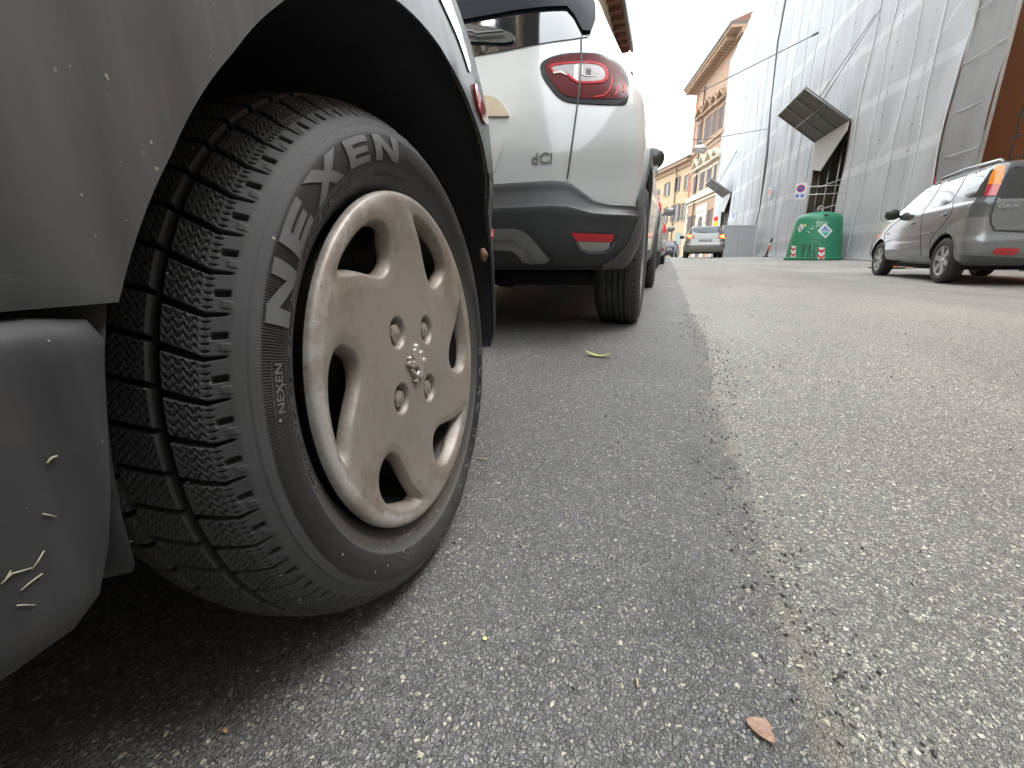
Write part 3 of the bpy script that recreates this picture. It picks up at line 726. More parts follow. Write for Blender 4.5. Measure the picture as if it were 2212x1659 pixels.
# tail: tailgate and bonnet panels
def cross_panel(name, pts, m, off=0.0):
    """pts: (y, z, halfwidth inset)"""
    V = []; F = []
    for y, z, w in pts:
        for k in range(13):
            s = -1+2*k/12; V.append((-.72+s*w, y-.10*abs(s)**3*(1 if y > 0 else -1), z))
    for i in range(len(pts)-1):
        for k in range(12): F.append((i*13+k, i*13+k+1, (i+1)*13+k+1, (i+1)*13+k))
    return mk(name, V, F, m, hatch, local=True)
cross_panel('tailgate', [(.665, .26, .56), (.68, .40, .57), (.66, .58, .60), (.62, .68, .62), (.56, .80, .60), (.44, 1.0, .52), (.30, 1.09, .45)], PB)
cross_panel('rear_valance', [(.60, -.06, .60), (.72, -.03, .62), (.76, .10, .62), (.75, .22, .62), (.70, .262, .60)], mat('bumper_plastic', (0, 0, 0)))
cross_panel('bonnet', [(-3.40, .0, .5), (-3.42, .30, .5), (-3.30, .46, .56), (-2.9, .56, .62), (-2.2, .72, .66)], PB)
# --- wheel well liner: dark inner arch, strut
lin = G()
W0, W1 = .030, -.40
NA = 60; ang = np.linspace(R(-20), R(200), NA)
V = []
for i, a in enumerate(ang):
    r0_ = ra(math.degrees(a))
    for wv_, rr in ((.031, r0_+.001), (.018, r0_+.010), (-.02, r0_+.026), (W1, r0_+.026)): V.append((wv_+(xs(r0_*math.cos(a), r0_*math.sin(a))-.036 if wv_ > -.1 else 0), rr*math.cos(a), max(-.015, rr*math.sin(a)) if math.cos(a) < 0 else max(-.05, rr*math.sin(a))))
F = [(i*4+k, i*4+k+1, i*4+k+5, i*4+k+4) for i in range(NA-1) for k in range(3)]
lin.add(V, F)
lin.lathe([(.0, W1), (RA+.03, W1)], 'x', 40)
lin.make('arch_liner', mat('liner_felt', (.034, .035, .038), .8, var=.5, vs=18, bump=.002, bs=60), hatch, local=True)
st = G().lathe([(.0, 0), (.045, 0), (.045, .02), (.03, .03), (.03, .10), (.055, .11), (.055, .13), (.038, .14), (.038, .24)], 'z', 24, Matrix.Translation((-.23, -.06, .05))@Matrix.Rotation(R(12), 4, 'X'))
st.tube([(-.2, -.30, -.05), (-.2, -.10, -.07), (-.23, 0, -.03)], .028, 12)
st.make('suspension_strut', mat('sooty_metal', (.075, .07, .06), .65, var=.4, vs=20), hatch, local=True)
# underbody
G().box((-1.46, -3.2, -.035), (.0, -.40, -.012)).box((-1.44, -.36, -.08), (-.20, .6, -.05)).make('underbody', BLK, hatch, local=True)
# rear bumper fixing bolt seen on the arch edge
by, bz = wheel_uv((1041, 551), -.004)
bx = .002
G().lathe([(.0, .0045), (.004, .0045), (.006, .003), (.0065, .001), (.011, .0), (.012, -.001), (.012, -.006), (0, -.006)], 'x', 20, Matrix.Translation((bx, by, bz))).make('bumper_bolt', mat('rusty_bolt', (.13, .07, .045), .7, .2, dirt=.5, dcol=(.25, .12, .06), dscale=80), hatch, local=True)
# tail lamp, side window strip and reflector on the rear quarter, following the skin as seen in the photo
hb = bvh_of([o for o in hatch.children if o.name.startswith(('body_side', 'rear_bumper', 'tailgate', 'roof', 'rear_valance'))])

cB = crop(1700, 0, .7843)
def hp(name, pts, off, th, m, par=hatch, it=1, st=4): return patch(name, smooth_loop([cB(*p) for p in pts], it), [], st, px_ray, hb, off, th, m, par)
hp('tail_light', [(203, 425), (212, 418), (232, 480), (262, 560), (278, 618), (262, 630), (240, 590), (215, 510)], .004, .006, mat('red_lens', (.22, .012, .012), .12, coat=.5, var=.3, vs=60))
hp('rear_side_window', [(20, -40), (75, -40), (100, 40), (140, 150), (178, 290), (192, 345), (186, 372), (160, 290), (125, 190), (80, 90)], .002, .004, PBD)
hp('reflector', [(299, 1150), (352, 1158), (352, 1196), (299, 1188)], .004, .006, mat('red_reflector', (.30, .02, .02), .25, coat=.3), it=0)

# loose grit crumbled out of the joint and lying about the near road
def grit(n, seed):
    r_ = np.random.default_rng(seed); V = []; F = []; mi = []
    base = np.array([(1, 1, 1), (-1, 1, .8), (-1, -1, 1), (1, -1, .7), (1, 1, -1), (-1, 1, -1), (-1, -1, -1), (1, -1, -1)], float)*.5
    q_ = [(0, 1, 2, 3), (7, 6, 5, 4), (0, 4, 5, 1), (1, 5, 6, 2), (2, 6, 7, 3), (3, 7, 4, 0)]
    for i in range(n):
        y = .15+2.6*r_.random()**1.7
        if r_.random() < .72: x = .165+r_.normal(0, .022+.006*y)+.03*math.sin(y*5)
        else: x = -.6+2.4*r_.random()
        s_ = .0012+.0028*r_.random()**2.2; a_ = r_.random(3)*6.28
        M = Matrix.Rotation(a_[0], 3, 'X')@Matrix.Rotation(a_[1], 3, 'Y')@Matrix.Rotation(a_[2], 3, 'Z')
        P = (base*(1+.45*r_.normal(size=(8, 3)))*s_*np.array([1.3, 1, .7]))@np.array(M).T+np.array([x, y, gz(x, y)+s_*.25])
        k = len(V); V += list(P); F += [tuple(a+k for a in f) for f in q_]; mi += [int(r_.choice(3, p=[.22, .53, .25]))]*6
    o = mk('loose_grit', V, F, [mat('grit_dark', (.06, .06, .057), .7), mat('grit_mid', (.17, .16, .145), .75), mat('grit_pale', (.42, .39, .31), .7)], smooth=False, mi=mi); o['kind'] = 'stuff'; o['label'] = 'loose grit crumbled along the joint between dark and light asphalt'; o['category'] = 'gravel'
grit(2600, 5)
# ================================================ generic car
def catmull(P, n):
    P = np.asarray(P, float); m = len(P); out = []
    for i in range(m-1):
        p0, p1, p2, p3 = P[max(i-1, 0)], P[i], P[i+1], P[min(i+2, m-1)]
        for j in range(n):
            t = j/n; out.append(.5*(2*p1+(p2-p0)*t+(2*p0-5*p1+4*p2-p3)*t*t+(3*p1-p0-3*p2+p3)*t**3))
    out.append(P[-1]); return np.array(out)
def car_loft(levels, sub=5, nr=120, grow=0.0, zfun=None):
    """levels: z, y_rear, y_front, half width, rear corner rx, ry, front corner rx, ry ; x=0 centre line"""
    L = catmull(levels, sub); V = []
    for z, y0, y1, hw, rx, ry, fx, fy in L:
        hw = hw+grow; y0 = y0-grow; y1 = y1+grow; rx = min(max(rx, .01), hw*.98); fx = min(max(fx, .01), hw*.98)
        ring = []; q = nr//4
        for k in range(q//2): ring.append(((hw-rx)*k/(q//2), y0))
        for k in range(q//2+q//4*1):
            a = (k/(q//2+q//4))*math.pi/2; ring.append((hw-rx+rx*math.sin(a)**.9, y0+ry-ry*math.cos(a)**.9 if math.cos(a) > 0 else y0+ry))
        ns = nr//2-len(ring)-(q//2+q//4)-0; mlen = y1-fy-(y0+ry)
        ns = max(4, nr//2-len(ring)-(q//2))
        for k in range(ns): ring.append((hw, y0+ry+mlen*k/ns))
        qq = q//2
        for k in range(qq):
            a = (k/qq)*math.pi/2; ring.append((hw-fx+fx*math.cos(a)**.9 if math.cos(a) > 0 else hw-fx, y1-fy+fy*math.sin(a)**.9))
        ring.append((hw-fx, y1)); ring.append(((hw-fx)/2, y1)); ring.append((0, y1))
        full = ring+[(-x, y) for x, y in ring[1:-1]][::-1]
        V.append([(x, y, zfun(z, x, y) if zfun else z) for x, y in full])
    n = len(V[0]); F = []
    for i in range(len(V)-1):
        for k in range(n): F.append((i*n+k, i*n+(k+1) % n, (i+1)*n+(k+1) % n, (i+1)*n+k))
    F.append(tuple(range(n))[::-1]); F.append(tuple(range((len(V)-1)*n, len(V)*n)))
    return [p for r_ in V for p in r_], F
def boolean_cut(o, cutters, m_dark):
    o.data.materials.append(m_dark)
    for (x0, x1, cy, cz, r_) in cutters:
        g = G().lathe([(0, x0), (r_, x0), (r_, x1), (0, x1)], 'x', 56, Matrix.Translation((0, cy, cz)))
        bm = bmesh.new(); me_ = np_mesh('c', g.V, g.F); bm.from_mesh(me_); bmesh.ops.remove_doubles(bm, verts=bm.verts, dist=1e-5)
        bmesh.ops.recalc_face_normals(bm, faces=bm.faces); bm.to_mesh(me_); bm.free(); me_.materials.append(m_dark)
        c = bpy.data.objects.new('c', me_); COL.objects.link(c); c.matrix_world = root_M(o)
        md = o.modifiers.new('b', 'BOOLEAN'); md.operation = 'DIFFERENCE'; md.object = c; md.solver = 'EXACT'; md.material_mode = 'TRANSFER'
        ev = o.evaluated_get(bpy.context.evaluated_depsgraph_get()); me2 = bpy.data.meshes.new_from_object(ev)
        o.modifiers.clear(); o.data = me2; bpy.data.objects.remove(c)
def fix_normals(o):
    bm = bmesh.new(); bm.from_mesh(o.data); bmesh.ops.recalc_face_normals(bm, faces=bm.faces); bm.to_mesh(o.data); bm.free()
TY = mat('road_tyre', (.028, .029, .030), .62, var=.3, vs=30, dirt=.4, dcol=(.09, .085, .075), dscale=12, bump=.001, bs=90)
DARKV = mat('wheel_well_dark', (.006, .006, .007), .9)
GLASS = mat('car_glass', (.014, .018, .020), .02, coat=1.0, var=0, spec=.8)
def road_wheel(parent, loc, rad, wid, style, side=1, steer=0.0, rim_m=None, seg=72):
    """side=+1: face towards +x"""
    M = Matrix.Translation(loc)@Matrix.Rotation(steer, 4, 'Z')@(Matrix.Rotation(math.pi, 4, 'Z') if side < 0 else Matrix.Identity(4))
    rr = rad*.64; h = wid/2
    rim_m = rim_m or mat('alloy', (.32, .33, .34), .3, .7, dirt=.3, dcol=(.12, .1, .08), dscale=12)
    g = G().lathe([(.03, h-.035), (rad*.14, h-.035), (rad*.16, h-.09), (rr*.92, h-.10), (rr*.93, h-.012), (rr, h-.006), (rr*1.015, h-.010), (rr*1.0, h-.03), (rr*.95, h-.05), (rr*.95, -h+.02), (rr, -h+.01)], 'x', seg, M)
    n = style
    for k in range(n):
        a = 2*math.pi*k/n+.3; A = Matrix.Rotation(a, 4, 'X'); w0 = rad*.15*(6/n)**.5; w1 = rad*.10*(6/n)**.5
        loop = [(h-.030, -w0*.8, .0), (h-.030, w0*.8, .0), (h-.018, w1, rr*.5), (h-.014, w1*1.15, rr*.96), (h-.014, -w1*1.15, rr*.96), (h-.018, -w1, rr*.5)]
        top = [M@A@Vector((x, y, z)) for x, y, z in loop]; bot = [M@A@Vector((x-.025, y*1.1, z)) for x, y, z in loop]
        g.add(top+bot, [(0, 1, 2, 5), (5, 2, 3, 4), (7, 1+6-6, 0, 6)][:2]+[(i, (i+6), (i+1) % 6+6, (i+1) % 6) for i in range(6)])
    g.lathe([(.0, h-.012), (rad*.09, h-.014), (rad*.11, h-.028), (rad*.2, h-.032)], 'x', 24, M)
    for k in range(5):
        a = 2*math.pi*k/5; g.lathe([(0, h-.020), (.009, h-.021), (.010, h-.035)], 'x', 8, M@Matrix.Translation((0, rad*.16*math.cos(a), rad*.16*math.sin(a))))
    wo = g.make('wheel', rim_m, parent, local=True, angle=30)
    pr = [(rr*.99, h-.015), (rr*1.03, h-.004), (rad*.80, h+.004), (rad*.90, h-.001), (rad*.955, h-.014), (rad*.975, h-.022), (rad*.990, h-.034)]
    xs_ = np.linspace(h-.040, -h+.040, 26); 
    for i, xx in enumerate(xs_): pr.append((rad-(.007 if i in (5, 10, 15, 20) else 0), xx)); 
    pr += [(rad*.990, -h+.034), (rad*.955, -h+.014), (rad*.85, -h-.002), (rr*1.02, -h+.01)]
    t_g = G().lathe(pr, 'x', 96 if seg > 60 else 40, M)
    if seg > 60:
        for k in range(70):
            a = 2*math.pi*k/70; A = Matrix.Rotation(a, 4, 'X')
            t_g.box((h-.034, -.0016, rad*.985), (h-.010, .0016, rad*.9925), m=1, M=M@A@Matrix.Rotation(.0, 4, 'Y'))
    t_g.make('tyre', [TY, mat('groove_black', (.008, .008, .008), .9)], wo, local=True, angle=50)
    return wo
def zray(p): return (p[0], -50, p[1]), (0, 1, 0)
def local_patch(car, bv_local, name, outer, axis, off, th, m, step=.03, holes=(), parent=None, it=0, label=None):
    """axis 'rear': (x,z) looked at along +y ; 'side': (y,z) looked at along -x ; 'left': along +x ; 'top': (x,y) looked down"""
    fr = {'rear': lambda p: ((p[0], -9, p[1]), (0, 1, 0)), 'front': lambda p: ((p[0], 9, p[1]), (0, -1, 0)), 'side': lambda p: ((9, p[0], p[1]), (-1, 0, 0)), 'left': lambda p: ((-9, p[0], p[1]), (1, 0, 0)), 'top': lambda p: ((p[0], p[1], 9), (0, 0, -1))}[axis]
    M = root_M(car); M3 = M.to_3x3()
    def rf(p): o, d = fr(p); return M@Vector(o), M3@Vector(d)
    L = smooth_loop(outer, it) if it else outer
    return patch(name, L, [h for h in holes], step, rf, bv_local, off, th, m, parent or car, label=label)
def plate(car, name_, txt, cx, y, cz, m_txt=None, tilt=0.0, parent=None):
    g = G().box((-.26, -.006, -.055), (.26, .004, .055), bev=.004)
    M = Matrix.Translation((cx, y, cz))@Matrix.Rotation(tilt, 4, 'X')
    g.V = [tuple(M@Vector(v)) for v in g.V]; o = g.make('number_plate', mat('plate_white', (.62, .62, .58), .35), parent or car, local=True)
    for x0, x1 in ((-.26, -.215), (.215, .26)): G().box((x0, -.0085, -.054), (x1, -.0065, .054), M=M).make('plate_band', mat('plate_blue', (.03, .07, .35), .4), o, local=True)
    v, f = text_mesh(txt, .10, bold=.001)
    if len(v):
        V = [M@Vector((p[0]*1.02, -.0085, p[1]-.003)) for p in v]; mk('plate_number', V, f, mat('plate_ink', (.01, .01, .012), .5), o, local=True, smooth=False)
    return o

# ================================================ white crossover behind the hatchback
RZ = .078; RY = 1.70; RX = -.972
MR = Matrix.Translation((RX, RY, RZ))
ren = thing('parked_crossover', 'pearl white crossover with dark grey bumper and red and clear tail lamp, tail to tail with the near hatchback', 'car', MR)
ren['label'] = 'pearl white crossover with dark plastic bumper, parked tail to tail with the near hatchback'
white = mat('pearl_paint', (.455, .475, .475), .22, coat=.7, var=.02, vs=2)
RL = [(.275, .14, 3.95, .78, .45, .20, .5, .3), (.30, .08, 4.02, .81, .45, .20, .5, .35), (.38, .04, 4.08, .840, .45, .20, .55, .4), (.50, .035, 4.10, .848, .45, .20, .55, .42),
      (.60, .04, 4.10, .856, .45, .20, .55, .45), (.72, .05, 4.06, .862, .42, .19, .55, .45), (.82, .075, 4.00, .852, .42, .18, .55, .5), (.90, .11, 3.9, .842, .42, .18, .6, .6), (.97, .15, 3.6, .810, .42, .18, .6, .5), (1.03, .19, 3.25, .776, .40, .18, .5, .35),
      (1.10, .235, 3.05, .742, .36, .17, .5, .35), (1.20, .30, 2.80, .692, .32, .16, .45, .35), (1.30, .37, 2.6, .645, .28, .16, .45, .35), (1.38, .44, 2.42, .608, .26, .15, .45, .35), (1.44, .50, 2.25, .555, .26, .15, .4, .3), (1.475, .62, 2.0, .45, .3, .2, .35, .3), (1.485, .9, 1.7, .25, .2, .2, .2, .2)]
V, F = car_loft(RL, 5, 144)
body = mk('body', V, F, [white], ren, local=True); fix_normals(body)
wh = [(.52, 1.0, .57, .28, .385), ]
cuts = [(s0, s1, cy, .325, .375) for cy in (.64, 3.25) for s0, s1 in ((.56, 1.1), (-1.1, -.56))]
boolean_cut(body, cuts, DARKV); body.data.shade_smooth() if hasattr(body.data, 'shade_smooth') else None; body.data.set_sharp_from_angle(angle=R(40))
rb = bvh_of([body])
# lower plastic: bumper wrap
def ztop(x): 
    x = abs(x); return float(np.interp(x, [0, .55, .61, .70, .76, .9], [.600, .600, .592, .528, .515, .51]))
LB = [(.275, .14, .75, .76, .45, .20, .05, .05), (.285, .085, .75, .80, .45, .20, .05, .05), (.31, .055, .75, .822, .45, .2, .05, .05), (.37, .020, .75, .848, .45, .20, .05, .05), (.46, .004, .75, .862, .45, .2, .05, .05), (.505, .0, .75, .864, .45, .2, .05, .05), (.515, .006, .75, .862, .45, .2, .05, .05), (.56, .022, .75, .862, .45, .2, .05, .05), (.598, .030, .75, .864, .45, .2, .05, .05), (.600, .06, .72, .84, .42, .19, .05, .05)]
def zf(z, x, y):
    zt = ztop(x); return z if z < .45 else .45+(z-.45)*(zt-.45)/(.598-.45) if z <= .5981 else zt+.001
V, F = car_loft(LB, 4, 200, zfun=zf)
bum = mk('rear_bumper', V, F, [mat('bumper_grey', (.030, .032, .035), .48, var=.08, vs=3, dirt=.25, dcol=(.07, .065, .055), dscale=7, bump=.0004, bs=500)], ren, local=True); fix_normals(bum)
boolean_cut(bum, [(.56, 1.1, .64, .325, .372), (-1.1, -.56, .64, .325, .372), (-1.3, 1.3, .86, .3, .26)], DARKV); bum.data.set_sharp_from_angle(angle=R(28))
bb2 = bvh_of([bum]); rball = bvh_of([bum, body])
SEALM = SEAL; PLB = mat('gloss_black', (.004, .004, .005), .2, spec=.12, var=0)
def rp(name, pts, off, th, m, parent=ren, bv=None, step=7, it=1, holes=(), closed=True, label=None):
    L = smooth_loop(pts, it) if it else pts
    return patch(name, L, [smooth_loop(h, it) if it else h for h in holes], step, px_ray, bv or rball, off, th, m, parent, label=label)
# rear glass, wiper, spoiler
rw = local_patch(ren, rb, 'rear_window', [(-.615, 1.142), (-.55, 1.132), (-.3, 1.120), (0, 1.118), (.3, 1.120), (.55, 1.132), (.615, 1.142), (.59, 1.20), (.55, 1.30), (0, 1.32), (-.55, 1.30), (-.59, 1.20)], 'rear', .004, .008, GLASS, .03)
sp_ = [(.622, 1.158), (.628, 1.22), (.612, 1.30), (.58, 1.38), (.52, 1.43), (.3, 1.45), (0, 1.455)]
si_ = [(0, 1.300), (.3, 1.295), (.515, 1.278), (.55, 1.235), (.592, 1.160)]
local_patch(ren, rb, 'spoiler', sp_+[(-x, z) for x, z in sp_[::-1][1:]]+[(-x, z) for x, z in si_[::-1]]+si_[1:], 'rear', .014, .022, mat('spoiler_black', (.007, .011, .017), .45, spec=.05), .03)
wg = rp('wiper', [c4(*p) for p in [(60, 250), (200, 238), (380, 250), (520, 285), (612, 322), (612, 385), (500, 400), (300, 385), (60, 390)]], .012, .012, mat('wiper_black', (.014, .016, .016), .35), step=5)
rp('wiper_blade', [c4(*p) for p in [(180, 312), (265, 314), (290, 330), (520, 316), (528, 325), (290, 345), (262, 328), (182, 325)]], .026, .006, mat('wiper_grey', (.10, .12, .115), .35), parent=wg, step=3, it=0)
# tail lamp (right), built on the skin as the photo shows it
red = mat('tail_red', (.075, .002, .003), .2, spec=.06, var=.25, vs=20)
lampL_ = [(832, 590), (850, 545), (930, 500), (1060, 470), (1190, 465), (1330, 470), (1430, 505), (1530, 570), (1590, 660), (1612, 780), (1600, 870), (1575, 915), (1500, 920), (1330, 915), (1150, 905), (1050, 890), (980, 845), (900, 745), (850, 670)]
lamp = rp('tail_light', [c4(*p) for p in lampL_], .004, .012, PLB, step=5)
lin_ = [(868, 585), (885, 555), (950, 515), (1060, 490), (1190, 480), (1320, 488), (1420, 525), (1510, 590), (1570, 680), (1590, 780), (1582, 850), (1540, 872), (1330, 872), (1150, 865), (1040, 840), (970, 770), (905, 680)]
rp('lamp_lens', [c4(*p) for p in lin_], .0058, .003, red, parent=lamp, step=5)
ro = [(900, 580), (1000, 560), (1185, 548), (1300, 552), (1380, 575), (1420, 620), (1425, 680), (1405, 725), (1350, 742), (1170, 745), (1110, 715), (1060, 665), (1010, 655), (940, 655)]
ri = [(925, 598), (1010, 578), (1185, 565), (1290, 570), (1360, 590), (1392, 625), (1398, 675), (1382, 708), (1335, 722), (1172, 725), (1120, 698), (1072, 650), (1015, 638), (955, 640)]
rp('lamp_light_ring', [c4(*p) for p in ro], .0080, .003, mat('ring_red', (.34, .006, .012), .35, spec=.08, var=.1), parent=lamp, step=4, holes=[[c4(*p) for p in ri]])
clear = mat('lamp_clear', (.11, .095, .088), .2, .3, coat=.3, var=.5, vs=55)
rp('reversing_lens', [c4(*p) for p in ri], .0068, .003, clear, parent=lamp, step=4)
chr_ = mat('lamp_chrome', (.30, .275, .26), .3, .5)
for L in ([(1130, 590), (1165, 572), (1160, 725), (1125, 700)], [(945, 645), (1020, 632), (1075, 668), (1060, 672), (1010, 650), (950, 660)], [(1195, 590), (1205, 590), (1205, 660), (1240, 672), (1300, 672), (1300, 680), (1238, 682), (1195, 668)]):
    rp('lamp_reflector', [c4(*p) for p in L], .0085, .002, chr_, parent=lamp, step=4, it=0)
g_ = G()
for i in range(4):
    for j in range(5):
        q = c4(1238+i*11, 622+j*11); hh = rball.ray_cast(CP, ray(q).normalized())
        if hh[0]: g_.box((-.0018, -.0018, -.0018), (.0018, .0018, .0018), M=Matrix.Translation(hh[0]+hh[1]*.009))
g_.make('lamp_led_grid', chr_, lamp)
glow = mat('ring_bright', (.42, .012, .012), .4, spec=.1)
rp('lamp_glow_strip', [c4(*p) for p in strip([(1452, 680), (1452, 740), (1430, 800), (1385, 845), (1300, 858)], 12)], .0078, .003, glow, parent=lamp, step=4, it=0)
rp('lamp_glow_strip', [c4(*p) for p in strip([(1505, 765), (1495, 810), (1482, 845)], 14)], .0078, .003, glow, parent=lamp, step=4, it=0)
rp('lamp_glow_strip', [c4(*p) for p in strip([(1552, 740), (1560, 785), (1550, 812)], 14)], .0078, .003, glow, parent=lamp, step=4, it=0)
# same lamp mirrored on the far side
for o in [lamp]+list(lamp.children): pass
def mirror_copy(o, parent):
    c = o.copy(); c.data = o.data.copy(); COL.objects.link(c); c.parent = parent
    for v in c.data.vertices: v.co.x = -v.co.x
    c.data.flip_normals()
    for ch in o.children: mirror_copy(ch, c)
mirror_copy(lamp, ren)
# shut line of the tailgate (right and left)
sl = [c4(*p) for p in [(1190, 335), (1192, 460), (1190, 550), (1178, 760), (1160, 905), (1130, 1130), (1098, 1360), (1070, 1560)]]
sg = rp('tailgate_gap', strip(smooth_loop(sl, 2, False), 3.0), .0105, .001, SEALM, step=6, it=0, bv=rb)
sg2 = rp('tailgate_gap', strip(smooth_loop(sl[:2], 0, False), 3), .003, .004, SEALM, step=6, it=0, bv=rb)
mirror_copy(sg, ren)
# number plate recess with handle, badge
hand = rp('tailgate_handle', [c4(*p) for p in [(150, 850), (330, 845), (430, 855), (500, 900), (570, 1015), (560, 1025), (380, 1025), (150, 1030)]], .010, .016, mat('handle_chrome', (.62, .62, .58), .12, .85, var=.05), step=7)
rec = local_patch(ren, rb, 'plate_recess', [(-.30, .60), (.30, .60), (.37, .78), (.30, .83), (-.30, .83), (-.37, .78)], 'rear', .003, .006, mat('pearl_paint', (0, 0, 0)), .04, it=1)
plate(ren, 'p', 'FD742KX', 0, .045, .70)
v, f = text_mesh('dCi', .066, bold=.0014)
hh = rb.ray_cast(CP, ray(c4(850, 1385)).normalized())
if hh[0]:
    p0 = hh[0]; nn = hh[1]; ax = Vector((1, 0, 0)); ax = (ax-nn*ax.dot(nn)).normalized(); ay = nn.cross(ax)*1; ay = ay if ay.z > 0 else -ay
    g_ = G(); top_ = [p0+ax*(q[0]*.86)+ay*(q[1]*.80)+nn*.004 for q in v]; bot_ = [q-nn*.004 for q in top_]; n0 = len(top_)
    ed = {}
    for q in f:
        for i in range(len(q)): ed[(q[i], q[(i+1) % len(q)])] = 1
    g_.add([q[:] for q in top_+bot_], [tuple(q) for q in f]+[(b_, a_, a_+n0, b_+n0) for a_, b_ in ed if (b_, a_) not in ed])
    g_.make('badge', mat('badge_metal', (.16, .15, .13), .35, .3), ren, smooth=False)
# bumper details
fr_ = rp('fog_recess', [c5(*p) for p in [(925, 618), (1150, 622), (1395, 628), (1380, 690), (1330, 780), (1290, 818), (1160, 828), (1070, 820), (1020, 780), (960, 690)]], .0006, .002, mat('recess_grey', (.020, .021, .023), .5), bv=bb2, step=6)
rp('reflector', [c5(*p) for p in [(943, 632), (1345, 648), (1322, 716), (990, 708)]], .004, .006, mat('reflector_red', (.42, .012, .022), .3, coat=.3, var=.1), parent=fr_, bv=bb2, step=5, it=0)
rp('fog_lens', [c5(*p) for p in [(1003, 712), (1308, 722), (1300, 770), (1250, 800), (1120, 805), (1040, 775)]], .003, .005, mat('fog_clear', (.30, .29, .27), .25, .2, coat=.4, var=.2), parent=fr_, bv=bb2, step=5, it=0)
rp('fog_bezel', [c5(*p) for p in strip([(985, 722), (1030, 785), (1090, 812), (1180, 818), (1270, 810), (1320, 770), (1345, 716)], 12)], .007, .010, mat('bezel_grey', (.11, .112, .115), .4), parent=fr_, bv=bb2, step=5, it=0)
q = c5(1112, 520); rp('parking_sensor', [(q[0]+4.4*math.cos(a), q[1]+4.8*math.sin(a)) for a in np.linspace(0, 6.283, 20)[:-1]], .003, .004, mat('sensor', (.035, .037, .04), .3), bv=bb2, step=2, it=0)
mirror_copy(fr_, ren)
skid = rp('skid_plate', [c5(*p) for p in [(200, 595), (300, 592), (400, 594), (470, 608), (530, 640), (590, 700), (680, 800), (765, 905), (500, 905), (475, 860), (430, 810), (380, 790), (200, 790)]], .010, .02, mat('skid_silver', (.24, .24, .23), .34, .55, dirt=.2), bv=rball, step=7, it=1)
sk2 = rp('skid_groove', strip([c5(*p) for p in [(200, 670), (380, 672), (440, 690), (490, 730), (540, 800), (600, 905)]], 11), .0125, .003, mat('skid_dark', (.16, .16, .155), .45, .3), bv=rball, step=6, it=0, parent=skid)
rp('diffuser', [c5(*p) for p in [(200, 535), (400, 532), (520, 552), (600, 620), (690, 740), (800, 905), (765, 905), (680, 795), (590, 695), (530, 636), (470, 604), (400, 590), (200, 588)]], .003, .004, mat('diffuser_dark', (.022, .023, .025), .6), bv=rball, step=7, it=0)
for nm_ in ('skid_plate',):
    mirror_copy(skid, ren)
# dark arch cladding
for sx, ax_ in ((1, 'side'), (-1, 'left')):
    for cy in (.64, 3.25):
        outer_ = [(cy+.50*math.cos(a), .325+.47*math.sin(a)) for a in np.linspace(-.25, math.pi+.25, 40)]; inner_ = [(cy+.373*math.cos(a), .325+.373*math.sin(a)) for a in np.linspace(math.pi+.25, -.25, 40)]
        local_patch(ren, rball, 'arch_trim', outer_+inner_, ax_, .012, .016, mat('arch_plastic', (.045, .046, .046), .5, dirt=.2), .03)
    local_patch(ren, rb, 'side_window', [(.62, 1.04), (.75, 1.20), (1.0, 1.30), (1.6, 1.345), (2.2, 1.31), (2.75, 1.05), (2.6, 1.02), (1.6, .99)], ax_, .004, .006, GLASS, .06, it=1)
    local_patch(ren, rb, 'door_sill_trim', [(1.0, .24), (2.9, .24), (2.9, .37), (1.0, .37)], ax_, .014, .016, mat('arch_plastic', (0, 0, 0)), .08)
    for yy in (1.25, 2.25): local_patch(ren, rb, 'door_handle', [(yy, .80), (yy+.2, .81), (yy+.2, .84), (yy, .83)], ax_, .03, .02, white, .03)
wm = mat('alloy', (.32, .33, .34), .3, .7, dirt=.3, dcol=(.12, .1, .08), dscale=12)
for cy in (.64, 3.25):
    for s in (1, -1): road_wheel(ren, (s*.764, cy, .325), .325, .205, 5, s)
G().box((-.7, .35, .20), (.7, 3.9, .26)).make('underbody', DARKV, ren, local=True)
G().lathe([(0, -.28), (.09, -.28), (.10, -.26), (.10, .26), (.09, .28), (0, .28)], 'x', 24, Matrix.Translation((-.1, .28, .24))).make('silencer', mat('sooty_metal', (0, 0, 0)), ren, local=True)
# door mirror (dark shell on a stalk) seen past the body
mq = at_y((1409, 343), 4.25)-Vector((RX, RY, RZ))
g = G(); bm = bmesh.new(); bmesh.ops.create_icosphere(bm, subdivisions=3, radius=1)
for v_ in bm.verts: v_.co = Vector((v_.co.x*.10, v_.co.y*.07 if v_.co.y > 0 else v_.co.y*.03, v_.co.z*.085*(1.0 if v_.co.z > 0 else 1.1)))
bm.transform(Matrix.Translation((mq.x, mq.y, mq.z))); g.bm(bm)
g.tube([(mq.x, mq.y, mq.z-.06), (mq.x-.07, mq.y, mq.z-.12), (mq.x-.16, mq.y, mq.z-.14)], [.03, .03, .035], 10)
g.make('door_mirror', mat('mirror_black', (.02, .022, .018), .25, coat=.3), ren, local=True)
